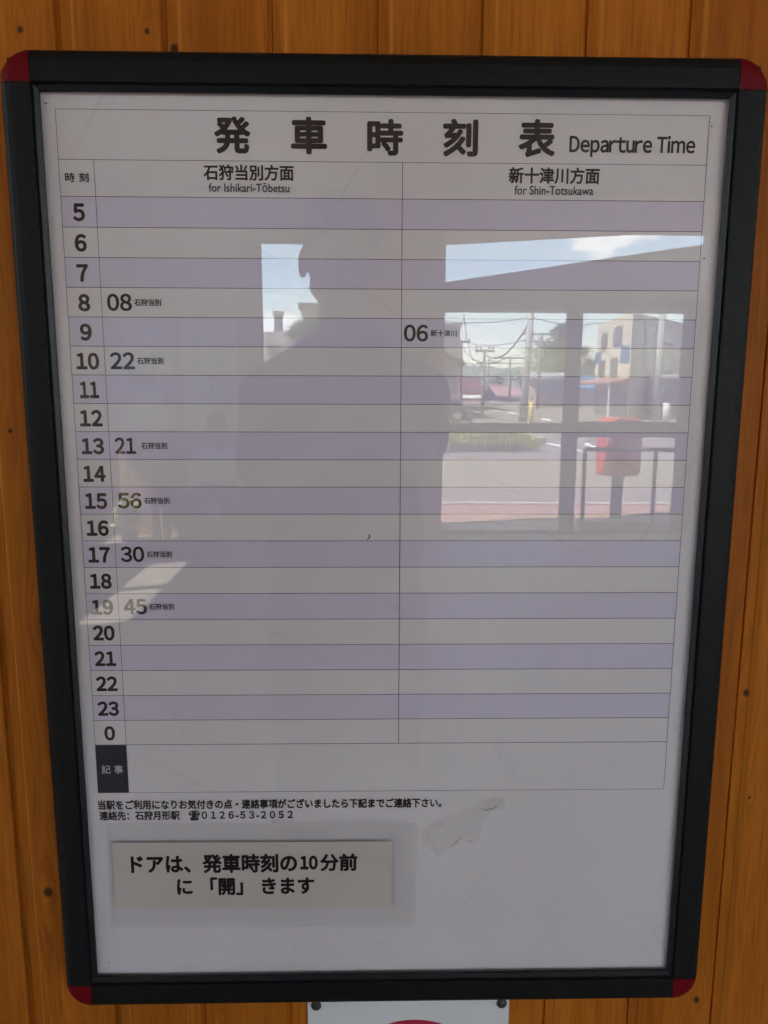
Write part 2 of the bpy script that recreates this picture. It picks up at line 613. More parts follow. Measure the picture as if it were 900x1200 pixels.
def boards_x(x0, x1, z0, z1, y, s, back):
    """boarding along X whose face looks towards -s*Y ... profile: flat board, square drop, recessed strip, bright chamfer"""
    prof = []
    k = math.floor((x0 - GROOVE0) / PITCHX)
    x = GROOVE0 + k * PITCHX
    while x < x1 + PITCHX:
        prof += [(x - 0.0012, 0.0), (x, 0.0012), (x + 0.0006, 0.0068), (x + 0.0032, 0.0070), (x + 0.0042, 0.0050), (x + 0.0128, 0.0046), (x + 0.0168, 0.0005), (x + 0.0185, 0.0)]
        x += PITCHX
    prof = [(min(max(a, x0), x1), d) for a, d in prof if x0 - 0.02 < a < x1 + 0.02]
    prof = [(x0, 0.0)] + prof + [(x1, 0.0)]
    mb = MB()
    n = len(prof)
    vs = [(a, y + s * d, z) for z in (z0, z1) for a, d in prof]
    mb.add(vs, [((i, i + 1, i + 1 + n, i + n) if s > 0 else (i, i + n, i + 1 + n, i + 1)) for i in range(n - 1)])
    mb.add([(x0, y + s * back, z0), (x1, y + s * back, z0), (x1, y + s * back, z1), (x0, y + s * back, z1)], [(0, 3, 2, 1) if s > 0 else (0, 1, 2, 3)])
    return mb


mbw0 = MB()
for x0, x1, z0, z1 in ((XL, -2.92, 0, CEIL), (-2.92, -1.5, 0, 1.25), (-2.92, -1.5, 3.0, CEIL), (-1.5, 1.7, 0, CEIL), (1.7, 3.42, 0, 1.25), (1.7, 3.42, 3.0, CEIL), (3.42, XR, 0, CEIL)):  # gaps left between pieces: unseen openings added to daylight the far wall
    q_ = boards_x(x0, x1, z0, z1, WALL, 1, 0.12)
    mbw0.add(q_.v, q_.f)
    mbw0.box(x0, x1, WALL + 0.03, WALL + 0.12, z0, z1)
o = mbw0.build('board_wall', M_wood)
tag(o, 'orange varnished pine wall of upright grooved boards with knots', 'wall')

# ---------------------------------------------------------------- framed timetable
M_char = mat('charcoal_aluminium', (0.008, 0.0083, 0.0080), rough=0.45, spec=0.14, var=0.30, scale=160, bump=0.04, bscale=700)
M_lip = mat('frame_gasket', (0.006, 0.0065, 0.010), rough=0.35, spec=0.5)
M_red = mat('red_plastic', (0.13, 0.001, 0.005), rough=0.45, spec=0.12, bump=0.05, bscale=500)
M_paper = mat('poster_paper', (0.84, 0.765, 0.772), rough=0.85, spec=0.2, var=0.015, scale=14)
M_band = mat('lavender_print', (0.75, 0.665, 0.785), rough=0.85, spec=0.2, var=0.015, scale=14)
M_ink = mat('dark_ink', (0.012, 0.005, 0.006), rough=0.7, spec=0.2)
M_line = mat('rule_ink', (0.14, 0.10, 0.12), rough=0.8, spec=0.2)
M_navy = mat('navy_print', (0.006, 0.006, 0.022), rough=0.7, spec=0.2)
M_whiteink = mat('white_print', (0.70, 0.68, 0.70), rough=0.8, spec=0.2)
M_pane = glass_mat('acrylic_cover', (0.985, 0.985, 0.985), smear=0.010, n_=1.585)
M_window = glass_mat('window_glass', (0.96, 0.975, 0.97))

OX0, OX1, OZ0, OZ1 = -0.3222, 0.3258, 0.8205, 1.7225       # outside of the frame
U0, U1 = 0.0270, 0.0322                                    # face width, lip width
FR = thing('departure_timetable', 'white railway departure timetable in charcoal frame with red corners', 'timetable', (0, WALL, OZ0))
# cross-section (distance in from the outer edge, height towards the room measured from the paper)
PROF = [(0.0, -WALL + 0.0005), (0.0, 0.0030), (0.0008, 0.0062), (0.0030, 0.0094), (0.0062, 0.0113), (0.0105, 0.0121), (0.0200, 0.0123), (0.0262, 0.0122), (0.0268, 0.0116), (U0, 0.0095)]
LIP = [(U0 - 0.0004, 0.0090), (U0 + 0.0012, 0.0094), (U0 + 0.0018, 0.0084), (U0 + 0.0046, 0.0062), (U1, 0.0052), (U1, 0.0047)]
R0 = U0 + 0.0002


def rail(a, b, inward):
    """straight rail from a to b (x,z of the outer edge), inward = unit (x,z)"""
    mb = MB()
    n = len(PROF)
    vs = [(p[0] + inward[0] * u, -v, p[1] + inward[1] * u) for p in (a, b) for u, v in PROF]
    fs = [(i, i + 1, i + 1 + n, i + n) for i in range(n - 1)]
    fs += [tuple(range(n)), tuple(range(2 * n - 1, n - 1, -1))]
    mb.add(vs, fs)
    return mb


g = 0.0003
for a, b, iw in (((OX0 + R0 + g, OZ1), (OX1 - R0 - g, OZ1), (0, -1)), ((OX0 + R0 + g, OZ0), (OX1 - R0 - g, OZ0), (0, 1)),
                 ((OX0, OZ0 + R0 + g), (OX0, OZ1 - R0 - g), (1, 0)), ((OX1, OZ0 + R0 + g), (OX1, OZ1 - R0 - g), (-1, 0))):
    rail(a, b, iw).build('frame_rail', M_char, FR, fix=True, smooth=False)
for cx, cz, a0 in ((OX0 + R0, OZ1 - R0, 90), (OX1 - R0, OZ1 - R0, 0), (OX0 + R0, OZ0 + R0, 180), (OX1 - R0, OZ0 + R0, 270)):
    mb = MB()
    n, N = len(PROF), 18
    vs = []
    for k in range(N + 1):
        a = math.radians(a0 + 90 * k / N)
        for u, v in PROF:
            r_ = R0 - u
            vs.append((cx + r_ * math.cos(a), -(v + 0.0004), cz + r_ * math.sin(a)))
    fs = [(k * n + i, k * n + i + 1, (k + 1) * n + i + 1, (k + 1) * n + i) for k in range(N) for i in range(n - 1)]
    mb.add(vs, fs)
    mb.build('corner_cap', M_red, FR, smooth=True, fix=True)
mb = MB()
n = len(LIP)
loops = []
for u, v in LIP:
    loops.append([(OX0 + u, -v, OZ0 + u), (OX1 - u, -v, OZ0 + u), (OX1 - u, -v, OZ1 - u), (OX0 + u, -v, OZ1 - u)])
vs = [p for l in loops for p in l]
fs = [(i * 4 + k, i * 4 + (k + 1) % 4, (i + 1) * 4 + (k + 1) % 4, (i + 1) * 4 + k) for i in range(n - 1) for k in range(4)]
mb.add(vs, fs)
mb.build('frame_lip', M_lip, FR)
MB().box(OX0 + 0.004, OX1 - 0.004, 0.001, WALL - 0.001, OZ0 + 0.004, OZ1 - 0.004).build('backing_board', M_char, FR)
MB().box(OX0 + 0.018, OX1 - 0.018, GLASS_Y, GLASS_Y + 0.0018, OZ0 + 0.018, OZ1 - 0.018).build('cover_sheet', M_pane, FR)
mb = MB()
mb.box(OX0 + 0.018, OX1 - 0.018, 0.0002, 0.0006, OZ0 + 0.018, OZ1 - 0.018)
SHEET = mb.build('timetable_sheet', M_paper, FR)

T0, T1, TZ0, TZ1 = -0.28, 0.28, 1.0517, 1.6783
ZT, ZH, ZE = 1.6380, 1.6080, 1.1020
ROW = (ZH - ZE) / 20
XN, XM = -0.25, 0.015
y1, y2, y3 = 0.00005, -0.0001, -0.0003
mb = MB()
for i in range(0, 20, 2):
    za, zb = ZH - ROW * i, ZH - ROW * (i + 1)
    mb.quad((T0, y1, zb), (T1, y1, zb), (T1, y1, za), (T0, y1, za))
mb.build('shaded_rows', M_band, SHEET)
mb = MB().quad((T0, y1, TZ0), (XN, y1, TZ0), (XN, y1, ZE), (T0, y1, ZE))
mb.build('notes_heading_block', M_navy, SHEET)
mb = MB()


def hl(z, x0, x1, t):
    mb.quad((x0, y2, z - t / 2), (x1, y2, z - t / 2), (x1, y2, z + t / 2), (x0, y2, z + t / 2))


def vl(x, z0, z1, t):
    yy = y2 - 0.00004
    mb.quad((x - t / 2, yy, z0), (x + t / 2, yy, z0), (x + t / 2, yy, z1), (x - t / 2, yy, z1))


t_ = 0.00050
hl(TZ1, T0, T1, t_ * 0.8)
hl(TZ0, T0, T1, t_ * 0.8)
hl(ZT, T0, T1, t_ * 0.9)
for i in range(21):
    hl(ZH - ROW * i, T0, T1, t_ * 1.15)
vl(T0, TZ0, TZ1, t_ * 0.9)
vl(T1, TZ0, TZ1, t_ * 0.9)
vl(XN, TZ0, ZT, t_ * 0.95)
vl(XM, ZE, ZT, t_ * 1.25)
mb.build('table_rules', M_line, SHEET)

ink = MB()
UX, VZ = (1, 0, 0), (0, 0, 1)


PLANE = 0.0


def px_text(body, x0, y0, x1, y1_, weight=0.0, target=None):
    c = on((x0 + x1) / 2, (y0 + y1_) / 2, PLANE)
    a, b = on(x0, (y0 + y1_) / 2, PLANE), on(x1, (y0 + y1_) / 2, PLANE)
    p, q = on((x0 + x1) / 2, y1_, PLANE), on((x0 + x1) / 2, y0, PLANE)
    write(target or ink, body, (c[0], y3, c[2]), UX, VZ, w_=b[0] - a[0], h_=q[2] - p[2], weight=weight, align='centre')


for ch, x0, ya, x1, yb in (('発', 250.8, 136.3, 294, 180.5), ('車', 340.8, 137, 383.3, 181.2), ('時', 430.3, 139.5, 472.5, 182.7), ('刻', 519, 139.3, 560.3, 183.8), ('表', 607.6, 139.9, 651, 185)):
    px_text(ch, x0, ya, x1, yb, weight=0.034)
px_text('Departure Time', 667.3, 158.6, 814.8, 184.8, weight=0.026)
px_text('石狩当別方面', 238.6, 193, 344.4, 211.8, weight=0.028)
px_text('for Ishikari-Tōbetsu', 244.7, 214.6, 339.3, 225.4, weight=0.010)
px_text('新十津川方面', 596.4, 196.2, 702.8, 215.8, weight=0.028)
px_text('for Shin-Totsukawa', 603, 217.9, 695.3, 228.6, weight=0.010)
px_text('時', 76.3, 202.4, 87.8, 213.7, weight=0.020)
px_text('刻', 92.6, 202.4, 104, 213.7, weight=0.020)
HOURS = list(range(5, 24)) + [0]
for i, hh in enumerate(HOURS):
    zc = ZH - ROW * (i + 0.52)
    s = str(hh)
    write(ink, s, (-0.2652, y3, zc), UX, VZ, h_=0.0150, w_=(0.0104 if len(s) == 1 else (0.0172 if s == '11' else 0.0204)), weight=0.042, align='centre')
for hour, mins, dest, x_, zl in ((8, '08', '石狩当別', 0, 0), (10, '22', '石狩当別', 0, 0), (13, '21', '石狩当別', 0, 0), (15, '56', '石狩当別', 0, 0),
                                 (17, '30', '石狩当別', 0, 0), (19, '45', '石狩当別', 0, 0), (9, '06', '新十津川', 1, 0)):
    i = HOURS.index(hour)
    zc = ZH - ROW * (i + 0.50)
    xa = -0.2452 if x_ == 0 else 0.0172
    wd = 0.0218 if mins != '21' else 0.0190
    write(ink, mins, (xa + wd / 2, y3, zc), UX, VZ, w_=wd, h_=0.0150, weight=0.030, align='centre')
    write(ink, dest, (xa + 0.0240 + 0.0117, y3, zc), UX, VZ, w_=0.0234, h_=0.0060, weight=0.026, align='centre')
px_text('当駅をご利用になりお気付きの点・連絡事項がございましたら下記までご連絡下さい。', 115.6, 936.0, 518.5, 947.5, weight=0.034)
px_text('連絡先：石狩月形駅　☎０１２６-５３-２０５２', 116.6, 949.6, 343.5, 961.3, weight=0.034)
ink.build('lettering', M_ink, SHEET)
wi = MB()
px_text('記', 119.3, 896.7, 129.7, 906.3, weight=0.004, target=wi)
px_text('事', 133.7, 896.7, 144.2, 906.3, weight=0.004, target=wi)
wi.build('white_lettering', M_whiteink, SHEET)
# specks and a dead gnat on the cover sheet
M_hairline = mat('gnat_black', (0.04, 0.025, 0.02), rough=0.8)
M_speck = mat('speck_dirt', (0.13, 0.10, 0.09), rough=0.8)
mb = MB()
for px, py, r in ((825, 303, 0.0013), (834, 148, 0.0012), (54, 121, 0.0013), (54, 127, 0.0008), (257, 1101, 0.0008), (128, 1128, 0.0012), (72, 464, 0.0009), (648, 1098, 0.0007), (312, 300 + 0, 0.0004)):
    p = on(px, py, GLASS_Y)
    MB().ell((p[0], GLASS_Y - 0.0002, p[2]), (r * 0.7, 0.0003, r * 0.7 * random.uniform(0.7, 1.1)), 8).build('dirt_speck', M_speck, FR)
p = on(432, 629, GLASS_Y)
mb.tube([(p[0] - 0.0016, GLASS_Y - 0.0006, p[2] - 0.0026), (p[0] + 0.0006, GLASS_Y - 0.0008, p[2] - 0.0008), (p[0] + 0.0010, GLASS_Y - 0.0008, p[2] + 0.0012), (p[0] + 0.0002, GLASS_Y - 0.0006, p[2] + 0.0022)], [0.0003, 0.0007, 0.0007, 0.0003], 6)
mb.build('dead_gnat', M_hairline, FR)

# ---------------------------------------------------------------- note stuck on the timetable


def see_through(m, cover):
    """a clear sheet that veils what lies behind it by the given share"""
    tt_ = m.node_tree
    tr0 = nd(tt_, 'ShaderNodeBsdfTransparent')
    mx0_ = nd(tt_, 'ShaderNodeMixShader')
    mx0_.inputs[0].default_value = cover
    tt_.links.new(tr0.outputs[0], mx0_.inputs[1])
    tt_.links.new(tt_.nodes['Principled BSDF'].outputs[0], mx0_.inputs[2])
    tt_.links.new(mx0_.outputs[0], [n for n in tt_.nodes if n.type == 'OUTPUT_MATERIAL'][0].inputs[0])


M_film = mat('laminate_film', (0.50, 0.465, 0.47), rough=0.55, spec=0.25)
see_through(M_film, 0.09)
M_note = mat('note_paper', (0.49, 0.43, 0.39), rough=0.85, spec=0.2, var=0.03, scale=20)
PLANE = GLASS_Y - 0.0006
n0, n1 = on(131.5, 1089, PLANE), on(489, 963.5, PLANE)
NT = thing('paper_note', 'small laminated door notice in black lettering stuck on the cover below the timetable grid', 'notice', (float((n0[0] + n1[0]) / 2), 0, float(n0[2])))


def tilted(mb, x0, x1, z0, z1, ya, yb, a=-0.004):
    cx, cz = (n0[0] + n1[0]) / 2, (n0[2] + n1[2]) / 2
    p = []
    for x, z in ((x0, z0), (x1, z0), (x1, z1), (x0, z1)):
        dx, dz = x - cx, z - cz
        p.append((cx + dx - dz * a, yb, cz + dz + dx * a))
    mb.prism(p, (0, ya - yb, 0))


mb = MB()
tilted(mb, n0[0], n1[0], n0[2], n1[2], GLASS_Y - 0.0004, GLASS_Y - 0.00012)
mb.build('laminate_pouch', M_film, NT, fix=True)
a0, a1 = on(135, 1067, PLANE), on(459, 985.5, PLANE)
mb = MB()
tilted(mb, a0[0] + 0.0005, a1[0], a0[2] + 0.001, a1[2], GLASS_Y - 0.0007, GLASS_Y - 0.00041)
mb.build('note_sheet', M_note, NT, fix=True)
mb = MB()
sv = y3
y3 = GLASS_Y - 0.0009
px_text('ドアは、発車時刻の', 153.5, 1000.6, 348.5, 1023.0, weight=0.038, target=mb)
px_text('10', 351.5, 1002.4, 372.5, 1019.0, weight=0.055, target=mb)
px_text('分前', 375.0, 1000.0, 419.0, 1020.6, weight=0.038, target=mb)
px_text('に 「開」 きます', 207.5, 1027.5, 368.5, 1048.7, weight=0.038, target=mb)
y3 = sv
mb.build('lettering', M_ink, NT)

PLANE = 0.0
# scrap of old crinkled tape
M_tape = mat('old_tape', (0.44, 0.37, 0.32), rough=0.5, spec=0.2, var=0.2, scale=120)
see_through(M_tape, 0.07)
M_tapedirt = mat('tape_dirt', (0.42, 0.35, 0.30), rough=0.8)
outline = [(494, 975), (500, 966), (530, 955), (556, 945), (566, 936), (590, 933), (592, 946), (572, 952), (566, 962), (560, 986), (548, 982), (536, 985), (512, 1006), (502, 992), (496, 990)]
tp0 = on(494, 1005)
TP = thing('tape_scrap', 'scrap of crinkled clear tape with brown dirt beside the note', 'tape', (float(tp0[0]), 0, float(tp0[2])))
bm = bmesh.new()
pts2 = [on(*p, GLASS_Y) for p in outline]
f = bm.faces.new([bm.verts.new((p[0], 0, p[2])) for p in pts2])
bmesh.ops.triangulate(bm, faces=[f])
for _ in range(4):
    bmesh.ops.subdivide_edges(bm, edges=[e for e in bm.edges if e.calc_length() > 0.003], cuts=1)
    bmesh.ops.triangulate(bm, faces=bm.faces)
for v in bm.verts:
    s = noise.noise(Vector((v.co.x * 90 + v.co.z * 130, v.co.z * 60 - v.co.x * 40, 0.3)))
    v.co.y = GLASS_Y - 0.0003 - 0.0010 * abs(s) ** 0.7
bm.verts.index_update()
mb = MB().add([tuple(v.co) for v in bm.verts], [tuple(v.index for v in f.verts) for f in bm.faces])
bm.free()
mb.build('tape_film', M_tape, TP, fix=True, smooth=True)
mb = MB()
for ps in (((528, 992), (535, 986), (540, 980)), ((547, 984), (552, 985), (556, 987)), ((563, 946), (568, 949), (576, 947), (583, 945)), ((504, 971), (512, 969), (520, 964)), ((514, 1000), (506, 984), (500, 975))):
    q = [on(*p, GLASS_Y) for p in ps]
    mb = MB().tube([(p[0], GLASS_Y - 0.0013, p[2]) for p in q], [0.0002] + [0.0006 if ps[0][0] in (528, 563, 547) else 0.0002] * (len(q) - 2) + [0.0002], 6)
    mb.build('dirt_streak', M_tapedirt, TP)


# ---------------------------------------------------------------- white sign below
M_sign = mat('white_sign', (0.70, 0.69, 0.68), rough=0.5, spec=0.4, var=0.02)
M_pin = mat('dark_pin', (0.035, 0.038, 0.028), rough=0.45)
M_signred = mat('red_print', (0.42, 0.015, 0.05), rough=0.5)
SG = thing('white_sign', 'white sign with red ring pinned to the boards under the timetable', 'sign', (0.0285, WALL, 0.56))
sx0, sx1 = -0.0790, 0.1362
MB().box(sx0, sx1, 0.0165, WALL - 0.0002, 0.56, 0.8055).build('sign_plate', M_sign, SG)
cxr, czr = 0.0345, 0.6925
for r_o, r_i in ((0.0850, 0.0700),):
    N = 72
    mb = MB()
    vs, fs = [], []
    for k in range(N):
        a = 2 * math.pi * k / N
        for r_ in (r_o, r_i):
            vs.append((cxr + r_ * math.cos(a), 0.0162, czr + r_ * math.sin(a)))
    fs = [(2 * k, 2 * ((k + 1) % N), 2 * ((k + 1) % N) + 1, 2 * k + 1) for k in range(N)]
    mb.add(vs, fs)
    mb.build('red_ring', M_signred, SG)
for x in (-0.0700, 0.1280):
    mb = MB().ell((x, 0.0158, 0.7965), (0.0056, 0.0030, 0.0056), 16)
    mb.build('pin', M_pin, SG, smooth=True)

# ================================================================ the waiting room
M_floor = mat('floor_tiles', (0.50, 0.46, 0.41), rough=0.52, spec=0.3, var=0.06, scale=2.0)
t = M_floor.node_tree
bt = nd(t, 'ShaderNodeTexBrick')
bt.offset = 0.0
bt.inputs['Scale'].default_value = 1.0
bt.inputs['Brick Width'].default_value = 0.3
bt.inputs['Row Height'].default_value = 0.3
bt.inputs['Mortar Size'].default_value = 0.004
bt.inputs['Color1'].default_value = (0.27, 0.245, 0.215, 1)
bt.inputs['Color2'].default_value = (0.245, 0.222, 0.195, 1)
bt.inputs['Mortar'].default_value = (0.14, 0.125, 0.11, 1)
tcn = nd(t, 'ShaderNodeTexCoord')
t.links.new(tcn.outputs['Object'], bt.inputs['Vector'])
t.links.new(bt.outputs['Color'], t.nodes['Principled BSDF'].inputs['Base Color'])
M_ceil = mat('ceiling_board', (0.24, 0.18, 0.14), rough=0.85, var=0.04)
M_plaster = mat('cream_plaster', (0.74, 0.69, 0.62), rough=0.9, var=0.04, bump=0.1)
M_dark = mat('dark_bronze_frame', (0.050, 0.046, 0.044), rough=0.45)
M_eave = mat('eave_boards', (0.66, 0.55, 0.49), rough=0.8, var=0.06)
M_roof = mat('roof_metal', (0.10, 0.09, 0.09), rough=0.5)

tag(MB().box(XL - 0.15, XR + 0.15, YB - 0.15, 0.14, -0.2, 0.0).build('floor', M_floor), kind='structure')
tag(MB().box(XL - 0.15, XR + 0.15, YB - 0.15, 0.14, CEIL, CEIL + 0.1).build('ceiling', M_ceil), kind='structure')

# end wall with the entrance: boards left, a doorway, a pier and the wide glazed opening
DX0, DX1, PX0, PX1, DZ, WZ = -1.03, -0.12, -0.12, 0.69, 2.74, 2.82
DSILL = 1.0
EX1 = 3.12
EW = thing('entrance_wall', 'pine boarded end wall with a tall window and wide glazed entrance', 'wall', (0, YB, 0))
TH = 0.15


def wall_part(x0, x1, z0, z1):
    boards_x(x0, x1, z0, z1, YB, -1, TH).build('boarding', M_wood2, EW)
    MB().box(x0, x1, YB - TH, YB - 0.012, z0, z1).build('wall_core', M_plaster, EW)


wall_part(XL, DX0, 0, CEIL)
wall_part(DX0, DX1, DZ, CEIL)
wall_part(DX0, DX1, 0, DSILL)
wall_part(PX0, PX1, 0, CEIL)
wall_part(PX1, EX1, WZ, CEIL)
wall_part(EX1, XR, 0, CEIL)

# side walls with windows
def side_wall(name, label, x, sgn, wins):
    W = thing(name, label, 'wall', (x, 0, 0))
    xa, xb = (x - TH, x) if sgn < 0 else (x, x + TH)
    mbw = MB()
    ys = sorted({0.02, YB} | {v for w_ in wins for v in w_[:2]}, reverse=True)
    for ya, yb in zip(ys[:-1], ys[1:]):
        mid = (ya + yb) / 2
        cols = sorted([(w_[2], w_[3]) for w_ in wins if w_[1] < mid < w_[0]])
        z = 0.0
        for z0, z1 in cols + [(CEIL, None)]:
            if z0 > z:
                mbw.box(xa, xb, yb, ya, z, z0)
            z = z1
    mbw.build('plaster', M_plaster, W)
    for ya, yb, z0, z1 in wins:
        xc = (xa + xb) / 2
        fr = MB()
        f_ = 0.04 if ya - yb > 0.6 else 0.014
        fr.box(xc - 0.03, xc + 0.03, yb, ya, z0, z0 + f_).box(xc - 0.03, xc + 0.03, yb, ya, z1 - f_, z1)
        fr.box(xc - 0.03, xc + 0.03, yb, yb + f_, z0 + f_, z1 - f_).box(xc - 0.03, xc + 0.03, ya - f_, ya, z0 + f_, z1 - f_)
        k = max(1, round((ya - yb) / 1.1))
        for j in range(1, k):
            ym = ya + (yb - ya) * j / k
            fr.box(xc - 0.03, xc + 0.03, ym - 0.025, ym + 0.025, z0 + f_, z1 - f_)
        wf = fr.build('window', M_dark, W)
        MB().box(xc - 0.003, xc + 0.003, yb + f_, ya - f_, z0 + f_, z1 - f_).build('pane', M_window, wf)
    return W


side_wall('plaster_wall', 'cream plastered side wall with windows on the sunny side', XL, -1,
          [(-0.8, -1.4, 1.75, 2.6), (-3.38, -4.24, 1.955, 2.66), (-4.26, -5.08, 1.955, 2.66), (-5.98, -6.425, 0.90, 2.10)])
side_wall('plaster_wall', 'cream plastered side wall opposite the sun with two wide unseen windows added for daylight', XR, 1,
          [(-3.5, -5.0, 0.12, 3.06), (-5.06, -6.57, 0.12, 3.06)])  # both windows unseen, added to brighten the far end of the room

# roof of the station with eaves
RF = thing('station_roof', 'low station roof with broad boarded eaves over the entrance', 'roof', (0, 0, CEIL + 0.1))
MB().prism([(XL - 0.35, 0.5, 3.24), (XL - 0.35, -3.3, 4.2), (XL - 0.35, -7.02, 3.24)], (XR - XL + 1.0, 0, 0)).build('roof_slope', M_roof, RF, fix=True)
zl0 = at(325, 285.5, -7.0).z
e0, e1 = at(520, 287.5, -7.0), at(806, 271.5, -7.0)
ex = lambda x: e0.z + (e1.z - e0.z) / (e1.x - e0.x) * (x - e0.x)
MB().prism([(-3.4, -6.76, zl0 + 0.04), (0.40, -6.76, zl0 + 0.04), (0.40, -7.0, zl0), (-3.4, -7.0, zl0)], (0, 0, 0.30)).build('eave_soffit', M_eave, RF, fix=True)
MB().prism([(0.41, -6.76, ex(0.41) + 0.04), (4.1, -6.76, ex(4.1) + 0.04), (4.1, -7.0, ex(4.1)), (0.41, -7.0, ex(0.41))], (0, 0, 0.30)).build('eave_soffit', M_eave, RF, fix=True)

# glazed screen in the entrance
GS = thing('glazed_screen', 'dark framed glass screen filling the wide entrance opening', 'window', (1.9, YB, 0))
ya, yb = YB - 0.11, YB - 0.05
zr1, zr0 = at(600, 496.5, YB).z, at(600, 507.5, YB).z
zh0 = at(600, 365, YB).z
mx0, mx1 = at(667, 373, YB).x, at(685, 373, YB).x
MB().box(PX1, EX1, yb - 0.05, yb, 0, 0.035).build('sill', M_dark, GS)
MB().box(mx0, mx1, ya, yb, 0.035, zh0 + 0.02).build('mullion', M_dark, GS)
jx = at(806, 372, YB).x
MB().box(jx, EX1, ya, yb, 0.035, zh0 + 0.02).build('jamb', M_dark, GS)
MB().box(PX1, mx0, ya, yb, zr0, zr1).build('transom', M_dark, GS)
zb1, zb0 = at(740, 495, YB).z, at(740, 513, YB).z
MB().box(mx1, jx, ya, yb, zb0, zb1).build('transom', M_dark, GS)
zhh = 0.14
MB().box(PX1, EX1, ya, yb, zh0 + 0.02, zh0 + zhh).build('header', M_dark, GS)
gy = (ya + yb) / 2
for x0, x1, z0, z1 in ((PX1, mx0, 0.035, zr0), (PX1, mx0, zr1, zh0 + 0.02), (mx1, jx, 0.035, zb0), (mx1, jx, zb1, zh0 + 0.02), (PX1, EX1, zh0 + zhh, WZ)):
    MB().box(x0, x1, gy - 0.003, gy + 0.003, z0, z1).build('pane', M_window, GS)
TW = thing('tall_window', 'narrow tall window in the boarded wall beside the two posters', 'window', ((DX0 + DX1) / 2, YB, DSILL))
fw_ = MB()
for x0, x1, z0, z1 in ((DX0, DX0 + 0.03, DSILL + 0.03, DZ - 0.03), (DX1 - 0.03, DX1, DSILL + 0.03, DZ - 0.03), (DX0, DX1, DSILL, DSILL + 0.03), (DX0, DX1, DZ - 0.03, DZ)):
    fw_.box(x0, x1, ya, yb, z0, z1)
fw_.build('frame', M_dark, TW)
MB().box(DX0 + 0.03, DX1 - 0.03, gy - 0.003, gy + 0.003, DSILL + 0.03, DZ - 0.03).build('pane', M_window, TW)
# strip of lettering along the broad transom, read from inside the room
LB = thing('lettering_strip', 'white cut-out lettering stuck along the entrance screen rail', 'lettering', ((mx1 + jx) / 2, yb, zb0))
LT = MB()
za = zb0 + 0.012
write(LT, 'ありがとうございました', (jx - 0.10, yb + 0.003, za), (-1, 0, 0), VZ, w_=jx - mx1 - 0.22, h_=0.075, weight=0.012)
LT.build('large_lettering', mat('sticker_white', (0.75, 0.73, 0.72), rough=0.6), LB)
LT = MB()
for k in range(14):
    xk = mx1 + 0.12 + k * (jx - mx1 - 0.24) / 13
    if k not in (3, 9, 10):
        LT.quad((xk + 0.02, yb + 0.003, zb1 - 0.032), (xk - 0.02, yb + 0.003, zb1 - 0.032), (xk - 0.02, yb + 0.003, zb1 - 0.022), (xk + 0.02, yb + 0.003, zb1 - 0.022))
LT.build('small_lettering', MATS['sticker_white'], LB)

# entrance porch outside: sloping gable over two posts
PO = thing('entrance_porch', 'dark timber entrance porch with a slanting roof edge', 'porch', (2.0, -7.5, -0.12))
c0, c1 = at(515, 331.5, -7.25), at(822, 286.5, -7.25)
sl_ = (c1.z - c0.z) / (c1.x - c0.x)
zx = lambda x: c0.z + sl_ * (x - c0.x)
M_timber = mat('porch_timber', (0.085, 0.066, 0.055), rough=0.7, var=0.12, scale=6)
zb_ = at(600, 366, -7.25).z
MB().prism([(0.35, -7.25, zb_), (4.2, -7.25, zb_), (4.2, -7.25, zx(4.2)), (0.35, -7.25, zx(0.35))], (0, -0.08, 0)).build('gable_board', M_timber, PO, fix=True)
MB().prism([(0.35, -7.34, zx(0.35) - 0.10), (4.2, -7.34, zx(4.2) - 0.10), (4.2, -7.34, zx(4.2) - 0.01), (0.35, -7.34, zx(0.35) - 0.01)], (0, -0.12, -0.03)).build('porch_roof', M_roof, PO, fix=True)
zq = at(600, 366, -7.42).z
MB().box(0.35, 4.2, -7.47, -7.37, zq, zq + 0.16).build('beam', M_timber, PO, bevel=0.006)
for px in (0.56, 3.85):
    MB().box(px - 0.07, px + 0.07, -7.48, -7.36, GZ + 0.06, zq - 0.003).build('post', M_timber, PO, bevel=0.008)

# bench, seated traveller's things
M_bench = mat('bench_timber', (0.30, 0.19, 0.11), rough=0.5, var=0.15, scale=12, stretch=(1, 8, 8))
BN = thing('wooden_bench', 'long wooden bench against the boarded wall under two posters', 'bench', (-1.48, -6.2, 0))
for k in range(4):
    MB().box(-1.98, -0.98, -6.46 + k * 0.118, -6.36 + k * 0.118, 0.395, 0.425).build('seat_slat', M_bench, BN, bevel=0.004)
for x in (-1.90, -1.06):
    MB().box(x - 0.03, x + 0.03, -6.45, -6.02, 0.345, 0.394).box(x - 0.03, x + 0.03, -6.09, -6.03, 0, 0.344).box(x - 0.03, x + 0.03, -6.44, -6.38, 0, 0.344).build('leg', M_bench, BN)

